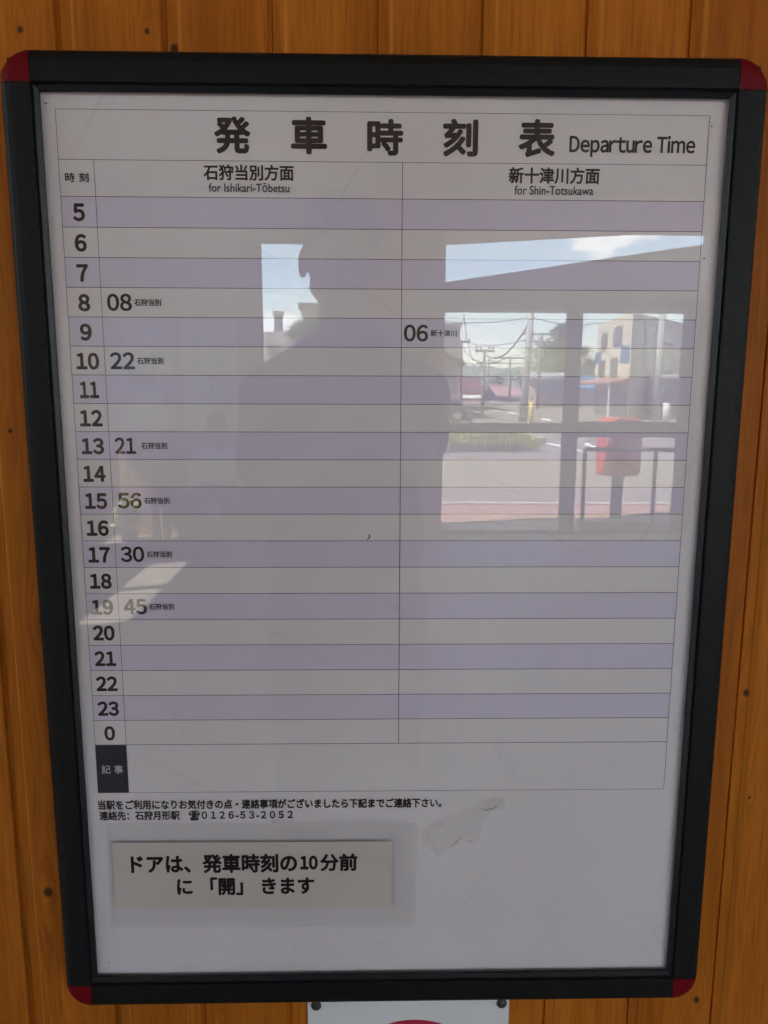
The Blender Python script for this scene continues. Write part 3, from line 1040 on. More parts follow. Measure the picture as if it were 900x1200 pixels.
# two posters on the boarded wall
def poster(x0, x1, z0, z1, label, kind):
    P = thing('wall_poster', label, 'poster', ((x0 + x1) / 2, YB, z0), 'posters on the boarded end wall')
    yp = YB + 0.006
    MB().box(x0, x1, YB + 0.001, yp, z0, z1).build('poster_sheet', mat('poster_blue', (0.50, 0.56, 0.76), rough=0.6, var=0.05) if kind == 0 else mat('poster_white', (0.82, 0.81, 0.82), rough=0.6), P)
    W_, H_ = x1 - x0, z1 - z0

    def blk(name, m, rects, dy=0.0008):
        mb_ = MB()
        for i_, (a, b, c, d) in enumerate(rects):      # fractions of width from the left as seen facing it from the room's far end, height from below
            mb_.quad((x0 + a * W_, yp + dy, z0 + c * H_), (x0 + a * W_, yp + dy, z0 + d * H_), (x0 + b * W_, yp + dy, z0 + d * H_), (x0 + b * W_, yp + dy, z0 + c * H_))
            if len(rects) < 6:
                mb_.build(name, m, P)
                mb_ = MB()
        if mb_.v:
            mb_.build(name, m, P)
    if kind == 0:
        blk('white_panel', mat('poster_pale', (0.82, 0.82, 0.82), rough=0.6), [(0.30, 0.66, 0.52, 0.84), (0.22, 0.86, 0.04, 0.34), (0.70, 0.96, 0.40, 0.60)])
        blk('orange_block', mat('poster_orange', (0.60, 0.30, 0.24), rough=0.6), [(0.12, 0.20, 0.76, 0.93), (0.36, 0.60, 0.40, 0.48), (0.80, 0.94, 0.22, 0.36), (0.14, 0.24, 0.24, 0.38)], 0.0016)
        N = 30
        mb_ = MB()
        c_ = (x0 + 0.50 * W_, z0 + 0.70 * H_)
        vs_ = []
        for k in range(N):
            a = 2 * math.pi * k / N
            for r_ in (0.105, 0.075):
                vs_.append((c_[0] + r_ * math.cos(a), yp + 0.0016, c_[1] + r_ * math.sin(a)))
        mb_.add(vs_, [(2 * k + 1, 2 * ((k + 1) % N) + 1, 2 * ((k + 1) % N), 2 * k) for k in range(N)])
        mb_.build('grey_ring', mat('poster_grey', (0.30, 0.28, 0.32), rough=0.6), P)
    else:
        rows = []
        rr = random.Random(4)
        for k in range(20):
            f_ = k / 19
            hw = 0.42 * math.sqrt(max(0.02, 1 - (2 * f_ - 0.75) ** 2 / 1.7))
            rows += [(0.5 - hw, 0.5 - hw * rr.uniform(0.05, 0.3), 0.93 - f_ * 0.42 - 0.010, 0.93 - f_ * 0.42), (0.5 - hw * 0.02, 0.5 + hw, 0.93 - f_ * 0.42 - 0.010, 0.93 - f_ * 0.42)]
        blk('green_lines', mat('poster_green', (0.38, 0.46, 0.38), rough=0.6), rows)
        blk('trunk_bar', mat('poster_brown', (0.30, 0.24, 0.22), rough=0.6), [(0.47, 0.53, 0.36, 0.52)], 0.0016)
        blk('caption_block', mat('poster_bluegrey', (0.46, 0.48, 0.62), rough=0.6), [(0.50, 0.92, 0.24, 0.31), (0.15, 0.40, 0.06, 0.07)], 0.0016)


a, b = at(127, 374, YB), at(207, 504, YB)
poster(a.x + 0.02, b.x, b.z, a.z, 'blue poster with a grey ring emblem and white panels', 0)
a, b = at(208, 377, YB), at(281, 507, YB)
poster(a.x + 0.03, b.x, b.z, a.z, 'white poster with green lines set in the shape of a tree', 1)


# foliage helper: many small leaf faces
def leaves(mb, rnd, centre, rad, count, size, flat=0.6):
    for _ in range(count):
        while True:
            d = Vector((rnd.uniform(-1, 1), rnd.uniform(-1, 1), rnd.uniform(-1, 1)))
            if 0.05 < d.length < 1:
                break
        d = d * (0.55 + 0.45 * rnd.random())
        p = Vector(centre) + Vector((d.x * rad[0], d.y * rad[1], d.z * rad[2]))
        u = Vector((rnd.gauss(0, 1), rnd.gauss(0, 1), rnd.gauss(0, 0.6))).normalized()
        v = u.cross(Vector((rnd.gauss(0, 1), rnd.gauss(0, 1), rnd.gauss(0, 1)))).normalized()
        s = size * rnd.uniform(0.6, 1.3)
        mb.add([p - u * s, p - v * s * flat * 0.5, p + u * s, p + v * s * flat * 0.5], [(0, 1, 2, 3)])


M_leafv = mat('variegated_leaf', (0.42, 0.47, 0.24), rough=0.5, var=0.35, scale=30)
M_soil = mat('plant_pot', (0.16, 0.10, 0.075), rough=0.7)
pc = at(150, 604, -6.33)
PP = thing('potted_plant', 'bushy potted plant with pale leaves catching the sun beside the bench', 'plant', (pc.x, pc.y, 0))
mb = MB()
leaves(mb, random.Random(3), pc, (0.18, 0.15, 0.17), 620, 0.032, 0.9)
mb.build('foliage', M_leafv, PP)
MB().tube([(pc.x, pc.y, 0.05), (pc.x + 0.01, pc.y, pc.z)], [0.010, 0.006], 8).build('stem', M_soil, PP)
MB().tube([(pc.x, pc.y, 0.0), (pc.x, pc.y, 0.085), (pc.x, pc.y, 0.09), (pc.x, pc.y, 0.06)], [0.065, 0.085, 0.078, 0.074], 24).build('pot', M_soil, PP, smooth=True)

# ================================================================ outside
M_ground = mat('gravelly_asphalt', (0.205, 0.190, 0.168), rough=0.95, var=0.18, scale=0.6)
M_road = mat('road_asphalt', (0.225, 0.192, 0.165), rough=0.95, var=0.10, scale=1.3)
M_brickpave = mat('brick_paving', (0.33, 0.20, 0.165), rough=0.9, var=0.15, scale=6)
M_conc = mat('kerb_concrete', (0.42, 0.39, 0.34), rough=0.9, var=0.08, scale=5)
M_wline = mat('road_paint', (0.72, 0.72, 0.70), rough=0.8, var=0.1)
M_grassland = mat('verge_grass', (0.075, 0.105, 0.035), rough=0.95, var=0.35, scale=3)


def gp(px, py, z=GZ):
    d = ray(px, py)
    t_g = (z - EYE[2]) / d[2]
    p = EYE + t_g * d
    return Vector((float(p[0]), float(2 * GLASS_Y - p[1]), z))


mb = MB()
mb.quad((-900, -1500, GZ), (900, -1500, GZ), (900, 300, GZ), (-900, 300, GZ))
tag(mb.build('ground', M_ground), kind='structure')
mb = MB().quad((-60, -17.0, GZ + 0.004), (60, -17.0, GZ + 0.004), (60, -9.0, GZ + 0.004), (-60, -9.0, GZ + 0.004))
tag(mb.build('road', M_road), kind='structure')
a = [gp(530, 497), gp(700, 497), gp(600, 462), gp(560, 462)]
mb = MB().quad((4.6, -17.0, GZ + 0.006), (11.5, -17.0, GZ + 0.006), (22, -110, GZ + 0.006), (11, -110, GZ + 0.006))
tag(mb.build('side_road', M_road), kind='structure')
mb = MB().box(-30, 30, -8.85, -6.76, GZ - 0.01, GZ + 0.06)
tag(mb.build('pavement', M_brickpave), kind='structure')
mb = MB().box(-30, 30, -9.0, -8.851, GZ - 0.01, GZ + 0.075)
tag(mb.build('kerb', M_conc), kind='structure')
mb = MB().quad((0.9, -7.55, GZ + 0.064), (3.9, -7.55, GZ + 0.064), (3.9, -6.80, GZ + 0.064), (0.9, -6.80, GZ + 0.064))
tag(mb.build('doorstep', M_conc), kind='structure')
mb = MB()
for q in (((596, 482.5), (606, 484), (604, 486), (594, 484)), ((636, 490), (647, 492), (645, 494), (633, 491.5)), ((575, 480), (583, 481), (582, 482), (573, 481)), ((688, 519), (720, 533.5), (717, 535.5), (684, 520.5)), ((645, 519), (690, 530), (690, 531.5), (640, 519.8))):
    mb.quad(*[gp(x, y, GZ + 0.012) for x, y in q][::-1])
tag(mb.build('road_markings', M_wline), kind='structure')
mb = MB().quad((3.7, -6.7, GZ + 0.003), (22, -6.7, GZ + 0.003), (22, 9, GZ + 0.003), (3.7, 9, GZ + 0.003))  # unseen pale ground, added to bounce sunlight in through the side windows
tag(mb.build('bounce_yard', mat('pale_concrete', (0.42, 0.40, 0.36), rough=0.95, var=0.1, scale=1.5)), kind='structure')
# planted island across the road
mb = MB()
isl = [gp(505, 531), gp(600, 529), gp(628, 524), (4.9, -20.5, GZ), (4.0, -24.0, GZ), (1.2, -24.0, GZ)]
mb.prism([(p[0], p[1], GZ - 0.02) for p in isl], (0, 0, 0.16))
tag(mb.build('traffic_island', M_conc, fix=True), kind='structure')
mb = MB()
rnd = random.Random(11)
for _ in range(10000):
    x, y = rnd.uniform(1.0, 4.4), rnd.uniform(-23.6, -16.9)
    if x > 4.3 - 0.12 * abs(y + 20):
        continue
    h = rnd.uniform(0.08, 0.34) * (0.35 + 1.1 * abs(noise.noise(Vector((x * 1.5, y * 1.5, 0)))) + 0.25)
    a = rnd.uniform(0, 6.28)
    wv = Vector((math.cos(a), math.sin(a), 0)) * rnd.uniform(0.008, 0.03)
    tip = Vector((rnd.gauss(0, 0.1), rnd.gauss(0, 0.1), h))
    b_ = Vector((x, y, GZ + 0.13))
    mb.add([b_ - wv, b_ + wv, b_ + tip * 0.6 + wv * 0.8, b_ + tip], [(0, 1, 2, 3)])
tag(mb.build('weeds', mat('weeds_green', (0.30, 0.33, 0.09), rough=0.8, var=0.45, scale=5)), kind='stuff')
# far hills
mb = MB()
N = 60
vs = []
for k in range(N + 1):
    x = -420 + 1000 * k / N
    h = 15 + 7 * noise.noise(Vector((x * 0.008, 3.1, 0))) + 3.5 * noise.noise(Vector((x * 0.03, 7.7, 0)))
    vs += [(x, -600, GZ - 1), (x, -660, h), (x, -800, h * 0.8), (x, -900, GZ - 1)]
fs = [(4 * k + j, 4 * (k + 1) + j, 4 * (k + 1) + j + 1, 4 * k + j + 1) for k in range(N) for j in range(3)]
mb.add(vs, fs)
tag(mb.build('hills', mat('wooded_hills', (0.13, 0.17, 0.17), rough=1.0, var=0.15, scale=0.05), smooth=True), kind='structure')


# ---- post box on its post, railing
M_post = mat('postbox_red', (0.56, 0.075, 0.072), rough=0.45, spec=0.5)
M_steel = mat('dark_steel', (0.060, 0.060, 0.065), rough=0.5, spec=0.5)
pb = gp(721, 607, GZ + 0.06)
PB = thing('post_box', 'red street post box on a grey steel post outside the entrance', 'post box', (pb.x, pb.y, GZ + 0.06))
rz = math.radians(-30)
RZ = Matrix.Rotation(rz, 3, 'Z')
zt, zl_ = at(725, 489, pb.y).z, at(725, 557, pb.y).z
bw, bd = 0.20, 0.17


def rounded(w2, d2, r, n=5):
    p = []
    for cx, cyy, a0 in ((w2 - r, d2 - r, 0), (-w2 + r, d2 - r, 90), (-w2 + r, -d2 + r, 180), (w2 - r, -d2 + r, 270)):
        for k in range(n + 1):
            a = math.radians(a0 + 90 * k / n)
            p.append((cx + r * math.cos(a), cyy + r * math.sin(a)))
    return p


def loft(mb_, base, rings, R=None):
    """rings: (scale, z) of a rounded outline"""
    vs_ = []
    n_ = None
    for ol, z in rings:
        n_ = len(ol)
        for x, y in ol:
            q = Vector((x, y, 0))
            if R is not None:
                q = R @ q
            vs_.append((base[0] + q.x, base[1] + q.y, z))
    m_ = len(rings)
    fs_ = [(i * n_ + k, i * n_ + (k + 1) % n_, (i + 1) * n_ + (k + 1) % n_, (i + 1) * n_ + k) for i in range(m_ - 1) for k in range(n_)]
    fs_ += [tuple(range(n_ - 1, -1, -1)), tuple(range((m_ - 1) * n_, m_ * n_))]
    mb_.add(vs_, fs_)


mb = MB()
loft(mb, pb, [(rounded(bw * 0.86, bd * 0.86, 0.04), zl_), (rounded(bw * 0.96, bd * 0.96, 0.04), zl_ + 0.02), (rounded(bw, bd, 0.04), zl_ + 0.06), (rounded(bw, bd, 0.04), zt - 0.09), (rounded(bw * 0.93, bd * 0.95, 0.04), zt - 0.03), (rounded(bw * 0.7, bd * 0.8, 0.04), zt)], RZ)
BX = mb.build('box_body', M_post, PB, fix=True, smooth=False)
mb = MB()
for sx_ in (-0.10, 0.10):
    p = [RZ @ Vector((sx_ + dx, bd + 0.004, 0)) for dx in (-0.075, 0.075)]
    mb.quad((pb.x + p[1].x, pb.y + p[1].y, zt - 0.20), (pb.x + p[0].x, pb.y + p[0].y, zt - 0.20), (pb.x + p[0].x, pb.y + p[0].y, zt - 0.16), (pb.x + p[1].x, pb.y + p[1].y, zt - 0.16))
mb.build('letter_slot', M_steel, PB)
mb = MB()
q = RZ @ Vector((-bw - 0.004, 0.06, 0))
dirx = RZ @ Vector((0, -1, 0))
write(mb, '〒', (pb.x + q.x, pb.y + q.y, zt - 0.27), dirx, VZ, h_=0.085, weight=0.012)
mb.build('white_mark', M_whiteink, PB)
mb = MB()
write(mb, 'POST', (pb.x + q.x, pb.y + q.y, zl_ + 0.12), dirx, VZ, h_=0.030, weight=0.012)
mb.build('white_mark', M_whiteink, PB)
MB().tube([(pb.x, pb.y, GZ + 0.06), (pb.x, pb.y, zl_ + 0.01)], 0.065, 16).build('post', M_steel, PB, smooth=True)

r0, r1 = gp(684, 610, GZ + 0.19), gp(768, 610, GZ + 0.19)
yR = (r0.y + r1.y) / 2 - 0.02
zR = at(740, 527, yR).z
RL = thing('pipe_railing', 'dark steel pipe railing on a low kerb in front of the post box', 'railing', (r0.x, yR, GZ + 0.06))
xe = at(815, 526, yR).x
xs0, xs1 = at(686, 527, yR).x, at(769, 527, yR).x
MB().tube([(xs0, yR, zR), (xe, yR, zR)], 0.022, 10).build('top_rail', M_steel, RL, smooth=True)
for x in (xs0, xs1, xe):
    MB().tube([(x, yR, GZ + 0.16), (x, yR, zR)], 0.022, 10).build('upright', M_steel, RL, smooth=True)
MB().box(at(678, 610, yR).x, xe + 0.2, yR - 0.09, yR + 0.09, GZ + 0.062, GZ + 0.19).build('kerb_base', M_conc, RL, bevel=0.01)


# ---- poles and wires
M_pole = mat('pole_concrete', (0.36, 0.35, 0.33), rough=0.9, var=0.06)
M_wpole = mat('pole_dark', (0.20, 0.18, 0.16), rough=0.9, var=0.1)
M_wire = mat('cable_black', (0.05, 0.05, 0.055), rough=0.7)
POLES = []


def pole(bx, by, tx, ty, Y, r, m, label, arms=(), lamp=False):
    b_ = at(bx, by, Y)
    tt = at(tx, ty, Y)
    base = Vector((b_.x + (GZ - b_.z) / (tt.z - b_.z) * (tt.x - b_.x), Y, GZ))
    P = thing('utility_pole', label, 'utility pole', base, 'utility poles along the street')
    MB().tube([base, tt], [r, r * 0.72], 12).build('shaft', m, P, smooth=True)
    for hz, ln in arms:
        c_ = base.lerp(tt, hz)
        MB().box(c_.x - ln, c_.x + ln, Y - 0.05, Y + 0.05, c_.z - 0.05, c_.z + 0.05).build('crossarm', M_wpole, P)
        for s_ in (-0.9, -0.45, 0.45, 0.9):
            MB().tube([(c_.x + s_ * ln, Y, c_.z + 0.051), (c_.x + s_ * ln, Y, c_.z + 0.24)], 0.05, 6).build('insulator', M_pole, P)
    POLES.append((base, tt))
    return P


pole(612.5, 494, 623.5, 352, -31, 0.17, M_pole, 'pale concrete utility pole, thickest, close beside the yellow post', [(0.93, 0.7)])
pole(565, 486, 568.3, 409, -40, 0.10, M_wpole, 'dark slender utility pole left of the pale thick pole', [(0.97, 0.5)])
pole(571.5, 478, 572.5, 420, -58, 0.10, M_wpole, 'short dark utility pole just behind the slender one', [(0.9, 0.9)])
pole(597, 477, 598, 417, -62, 0.12, M_wpole, 'dark far utility pole with wide crossarm before the blue shed', [(0.96, 1.3)])
pole(553, 470, 554, 426, -75, 0.13, M_wpole, 'short dark utility pole in front of the red shop')
pole(540.5, 470, 540.2, 398, -50, 0.10, M_wpole, 'dark utility pole at the corner of the beige house', [(0.97, 0.6)])
pole(629.5, 482, 634.5, 389, -47, 0.11, M_wpole, 'dark utility pole with two crossarms before the green tree', [(0.97, 1.1), (0.88, 1.0)])
pole(768.5, 490, 779, 340, -30, 0.16, M_pole, 'tall grey utility pole before the dark apartment front', [(0.95, 0.6)])
pole(758, 486, 764, 398, -41, 0.10, M_wpole, 'thin dark pole beside the yellow apartment house')
pole(823.5, 480, 806, 370, -38, 0.05, M_pole, 'thin pale leaning pole at the edge of the dark building') if False else None


def cable(a_, b_, sag, label, r=0.03):
    pts_ = [a_.lerp(b_, k / 14) - Vector((0, 0, sag * (1 - (2 * k / 14 - 1) ** 2))) for k in range(15)]
    o_ = MB().tube(pts_, r, 6).build('overhead_cable', M_wire, smooth=True)
    tag(o_, label, 'cable', 'overhead cables between the poles')


cable(at(619, 380, -31), at(571, 417, -40), 0.55, 'thick black cable sagging from the pale pole to the slender pole', 0.036)
cable(at(568, 418, -40), at(553, 440, -75), 0.5, 'black cable from the slender pole down to the red shop', 0.03)
cable(at(518, 376, -30.8), at(622, 371, -31), 0.15, 'thin cable running level left of the pale pole top', 0.018)
cable(at(622, 371, -31), at(705, 378, -33), 0.2, 'thin cable running from the pale pole to the apartments', 0.018)
cable(at(541, 400, -50), at(620, 397, -31), 0.25, 'thin cable from the corner pole to the pale pole', 0.02)
cable(at(541, 404, -50), at(568, 424, -40), 0.35, 'thin cable from the corner pole to the slender pole', 0.02)
cable(at(572, 421, -58), at(634, 422, -47), 0.25, 'thin cable from the short pole to the double armed pole', 0.03)
cable(at(540, 425, -62), at(598, 418, -62), 0.3, 'thin cable ending at the wide crossarm', 0.03)
cable(at(543, 369, -32), at(556, 420, -60), 0.6, 'thin slanting service cable above the beige house', 0.02)

yp_ = at(622, 493, -29)
yt_ = at(622, 470, -29)
Y_ = thing('marker_post', 'bright yellow marker post at the roadside', 'post', (yp_.x, -29, GZ))
MB().tube([(yp_.x, -29, GZ), (yp_.x, -29, yt_.z)], 0.075, 12).build('shaft', mat('yellow_paint', (0.70, 0.52, 0.06), rough=0.6), Y_, smooth=True)
MB().tube([(yp_.x, -29, yt_.z), (yp_.x, -29, yt_.z + 0.5)], 0.035, 8).build('grey_tip', M_pole, Y_, smooth=True)


# ---- buildings
M_glassdark = mat('dark_window', (0.03, 0.035, 0.04), rough=0.15, spec=0.6)


def house(name, label, cat, px0, px1, ytop, Y, depth, wall, roof=None, gable=None, wins=(), ytop2=None, rot=0.0, group=None, base_y=None):
    """px0..px1 on the near face at depth Y; gable = (ridge y, overhang m)"""
    A, B = at(px0, ytop, Y), at(px1, ytop if ytop2 is None else ytop2, Y)
    cx, cz = (A.x + B.x) / 2, GZ
    H = thing(name, label, cat, (cx, Y, GZ), group)
    w_ = B.x - A.x
    MB().prism([(A.x, Y, GZ), (B.x, Y, GZ), (B.x, Y, B.z), (A.x, Y, A.z)], (0, -depth, 0)).build('wall', wall, H, fix=True)
    if gable:
        rz_ = at((px0 + px1) / 2, gable[0], Y).z
        ov = gable[1]
        zt_ = max(A.z, B.z)
        MB().prism([(A.x - ov, Y + ov, zt_ - 0.05), (A.x - ov, Y - depth / 2, rz_), (A.x - ov, Y - depth - ov, zt_ - 0.05), (A.x - ov, Y - depth - ov, zt_ + 0.12), (A.x - ov, Y - depth / 2, rz_ + 0.2), (A.x - ov, Y + ov, zt_ + 0.12)], (w_ + 2 * ov, 0, 0)).build('roof', roof, H, fix=True)
        MB().prism([(A.x, Y - 0.02, zt_ - 0.051), (A.x, Y - depth / 2, rz_ - 0.1), (A.x, Y - depth + 0.02, zt_ - 0.051)], (w_, 0, 0)).build('gable_wall', wall, H, fix=True)
    elif roof is not None:
        MB().box(A.x - 0.1, B.x + 0.1, Y - depth - 0.1, Y + 0.1, max(A.z, B.z) + 0.003, max(A.z, B.z) + 0.2).build('roof', roof, H)
    for wx0, wy0, wx1, wy1 in wins:
        p, q = at(wx0, wy0, Y), at(wx1, wy1, Y)
        fr = MB().box(p.x, q.x, Y - 0.02, Y + 0.05, q.z, p.z).build('window', mat('window_frame_grey', (0.32, 0.31, 0.30), rough=0.6), H)
        g_ = min(0.12, (q.x - p.x) * 0.12)
        MB().box(p.x + g_, q.x - g_, Y + 0.051, Y + 0.06, q.z + g_, p.z - g_).build('pane', M_glassdark, fr)
    return H


M_beige = mat('beige_wall', (0.42, 0.32, 0.25), rough=0.9, var=0.06)
M_tan = mat('tan_wall', (0.36, 0.31, 0.27), rough=0.9, var=0.05)
M_yell = mat('cream_wall', (0.56, 0.51, 0.39), rough=0.9, var=0.05)
M_greyb = mat('grey_wall', (0.17, 0.155, 0.15), rough=0.9, var=0.08)
M_white = mat('white_wall', (0.62, 0.60, 0.58), rough=0.9, var=0.04)
M_redw = mat('red_cladding', (0.40, 0.07, 0.09), rough=0.6)
M_bluer = mat('blue_roof', (0.11, 0.23, 0.36), rough=0.5)
M_blue2 = mat('blue_wall', (0.09, 0.15, 0.34), rough=0.6)
M_brown = mat('brown_wall', (0.16, 0.11, 0.085), rough=0.9)
M_brownroof = mat('brown_roof', (0.14, 0.09, 0.08), rough=0.7)
M_pinkroof = mat('pinkish_roof', (0.36, 0.20, 0.20), rough=0.7)

def gable_house(name, label, cat, px_apex, y_apex, px_eave, y_eave, Y, depth, wall, roof, wins):
    """house whose gable end faces the station"""
    P_, E_ = at(px_apex, y_apex, Y), at(px_eave, y_eave, Y)
    hw, ov = E_.x - P_.x - 0.35, 0.35
    k = (P_.z - E_.z) / (E_.x - P_.x)
    H = thing(name, label, cat, (P_.x, Y, GZ))
    zw = P_.z - k * hw
    MB().prism([(P_.x - hw, Y, GZ), (P_.x + hw, Y, GZ), (P_.x + hw, Y, zw - 0.02), (P_.x, Y, P_.z - 0.02), (P_.x - hw, Y, zw - 0.02)], (0, -depth, 0)).build('wall', wall, H, fix=True)
    for sd in (-1, 1):
        MB().prism([(P_.x, Y + ov, P_.z), (P_.x + sd * (hw + ov), Y + ov, E_.z), (P_.x + sd * (hw + ov), Y + ov, E_.z + 0.16), (P_.x, Y + ov, P_.z + 0.16)], (0, -depth - 2 * ov, 0)).build('roof', roof, H, fix=True)
    for wx0, wy0, wx1, wy1 in wins:
        p, q = at(wx0, wy0, Y), at(wx1, wy1, Y)
        fr = MB().box(p.x, q.x, Y - 0.02, Y + 0.05, q.z, p.z).build('window', mat('window_frame_grey', (0.32, 0.31, 0.30), rough=0.6), H)
        MB().box(p.x + 0.06, q.x - 0.06, Y + 0.051, Y + 0.06, q.z + 0.06, p.z - 0.06).build('pane', M_glassdark, fr)
    return H


gable_house('beige_house', 'beige house with its brown roofed gable end at the left of the street', 'house', 490, 400, 545, 429, -34, 8, M_beige, M_brownroof, [(519, 434, 530, 446)])
house('tan_block', 'taller flat tan block behind the beige house', 'building', 480, 539, 383, -44, 9, M_tan, M_tan, wins=())
house('red_shop', 'red clad shop with a white band along its front', 'shop', 540, 563, 444, -70, 10, M_redw, M_brownroof, wins=[(543, 455, 548, 461), (553, 455, 559, 461)])
a, b = at(539, 463, -69.9), at(563, 467.5, -69.9)
WB = thing('white_awning', 'white awning along the front of the red shop', 'awning', ((a.x + b.x) / 2, -69.6, b.z))
MB().prism([(a.x, -69.88, a.z), (a.x, -69.88, a.z - 0.1), (a.x, -69.1, b.z), (a.x, -69.1, b.z + 0.1)], (b.x - a.x, 0, 0)).build('canvas', M_white, WB, fix=True)
house('brown_house', 'small brown wooden house with dark roof in mid street', 'house', 570, 588, 462, -78, 7, M_brown, M_brownroof, (452, 0.5), wins=[(574, 464, 580, 469)])
house('blue_shed', 'low blue walled shed with pinkish roof', 'shed', 588, 611, 466, -66, 8, M_blue2, M_pinkroof, (456, 0.4), wins=[(592, 468, 598, 471)])
BH = house('blue_banded_house', 'grey house with pale roof and bright blue band under the green tree', 'house', 631, 661, 444, -52, 6.5, M_tan, mat('pale_roof', (0.34, 0.37, 0.40), rough=0.5), (437, 0.5), wins=[(641, 459, 655, 465)])
p, q = at(630.5, 446, -51.9), at(661.5, 457, -51.9)
MB().box(p.x, q.x, -51.99, -51.85, q.z, p.z).build('blue_band', mat('blue_cladding', (0.10, 0.27, 0.42), rough=0.5), BH)
house('pale_house', 'pale low house with wide blue-grey roof behind the entrance post', 'house', 676, 706, 457, -55, 7, M_white, M_bluer, (443, 0.5), wins=[(694, 460, 704, 474)])

# cream apartment house turned so that its end wall takes the sun and its long front lies in shade
AP = thing('apartment_house', 'cream three storey apartment house with tall dark windows and a dark shaded front', 'apartment house', (at(742, 480, -33).x, -33, GZ))
A, B, D = at(701, 371, -40), at(742, 366, -33), at(835, 371, -43)
TOP = B.z
zB = lambda py: at(742, py, -33).z
n_ = Vector((-(B.y - A.y), (B.x - A.x), 0)).normalized()
if n_.x > 0:
    n_ = -n_


def ap(u, z, d=0.0):
    p = A.lerp(B, u)
    return Vector((p.x + n_.x * d, p.y + n_.y * d, z))


E_ = Vector((A.x + D.x - B.x, A.y + D.y - B.y, 0))
MB().prism([(A.x, A.y, GZ), (B.x, B.y, GZ), (D.x, D.y, GZ), (E_.x, E_.y, GZ)], (0, 0, TOP - GZ)).build('wall', M_yell, AP, fix=True)
zz = zB
for u0, u1, y0, y1_ in ((0.16, 0.34, 381, 404), (0.54, 0.76, 378, 402), (0.12, 0.30, 418, 440), (0.48, 0.68, 417, 440)):
    fr = MB().prism([ap(u0, zz(y1_), -0.02), ap(u1, zz(y1_), -0.02), ap(u1, zz(y0), -0.02), ap(u0, zz(y0), -0.02)], n_ * 0.06).build('window', M_greyb, AP, fix=True)
    d_ = 0.012
    MB().prism([ap(u0 + d_, zz(y1_) + 0.08, 0.045), ap(u1 - d_, zz(y1_) + 0.08, 0.045), ap(u1 - d_, zz(y0) - 0.08, 0.045), ap(u0 + d_, zz(y0) - 0.08, 0.045)], n_ * 0.012).build('pane', M_glassdark, fr, fix=True)
fd = (D - B)
fd.z = 0
fn = Vector((-fd.y, fd.x, 0)).normalized()
if fn.y < 0:
    fn = -fn
for u0, u1, y0, y1_ in ((0.12, 0.24, 376, 398), (0.34, 0.46, 376, 398), (0.12, 0.24, 412, 434), (0.34, 0.46, 412, 434), (0.56, 0.68, 412, 434)):
    p0, p1 = B.lerp(D, u0), B.lerp(D, u1)
    q4 = [Vector((p.x, p.y, z)) - fn * 0.02 for p, z in ((p0, zz(y1_)), (p1, zz(y1_)), (p1, zz(y0)), (p0, zz(y0)))]
    fr = MB().prism(q4, fn * 0.06).build('window', M_greyb, AP, fix=True)
    MB().prism([q4[0].lerp(q4[2], 0.06) + fn * 0.062, q4[1].lerp(q4[3], 0.06) + fn * 0.062, q4[2].lerp(q4[0], 0.06) + fn * 0.062, q4[3].lerp(q4[1], 0.06) + fn * 0.062], fn * 0.01).build('pane', M_glassdark, fr, fix=True)
MB().prism([ap(-0.10, zz(451), 0.9), ap(1.02, zz(451), 0.9), ap(1.02, zz(446), 0.005), ap(-0.10, zz(446), 0.005)], (0, 0, 0.12)).build('awning', mat('rust_awning', (0.34, 0.20, 0.14), rough=0.7), AP, fix=True)
for u in (-0.04, 0.97):
    MB().tube([ap(u, GZ, 0.8), ap(u, zz(451) - 0.02, 0.8)], 0.06, 8).build('awning_post', M_white, AP)
MB().prism([ap(0.08, zz(477), 0.005), ap(0.92, zz(477), 0.005), ap(0.92, zz(457), 0.005), ap(0.08, zz(457), 0.005)], n_ * 0.03).build('shop_window', M_glassdark, AP, fix=True)
MB().prism([ap(0.05, zz(487), 0.05), ap(0.95, zz(487), 0.05), ap(0.95, zz(478), 0.05), ap(0.05, zz(478), 0.05)], n_ * 0.05).build('white_panel', M_white, AP, fix=True)
# blue vertical signs
def vsign(px, y0, y1_, Y, w_, text, label):
    p, q = at(px, y0, Y), at(px, y1_, Y)
    S = thing('hanging_sign', label, 'sign', (p.x, Y, q.z), 'blue signs hung on the street front')
    MB().box(p.x - w_, p.x + w_, Y - 0.06, Y + 0.06, q.z, p.z).build('sign_box', mat('sign_blue', (0.13, 0.27, 0.50), rough=0.5), S)
    if text:
        mb_ = MB()
        k = len(text)
        hh = (p.z - q.z) / k
        for i_, ch in enumerate(text):
            write(mb_, ch, (p.x, Y + 0.065, p.z - hh * (i_ + 0.5)), (-1, 0, 0), VZ, h_=hh * 0.7, weight=0.02, align='centre')
        mb_.build('lettering', M_whiteink, S)
    return S


vsign(733, 405, 426, -32.5, 0.19, '下のス', 'blue upright sign with white characters on the cream apartments')
vsign(701, 413, 427, -36, 0.13, '', 'plain blue upright sign left of the cream apartments')
house('low_shop', 'low shop with pale fascia in front of the dark apartment front', 'shop', 770, 815, 444, -33.5, 2.5, M_greyb, M_white, wins=[(776, 452, 790, 474), (795, 452, 806, 474)])
a = at(781, 484, -31)
BL = thing('white_bollard', 'short white bollard in front of the low shop', 'bollard', (a.x, -31, GZ))
MB().tube([(a.x, -31, GZ), (a.x, -31, at(781, 472, -31).z)], 0.14, 14).build('shaft', M_white, BL, smooth=True)

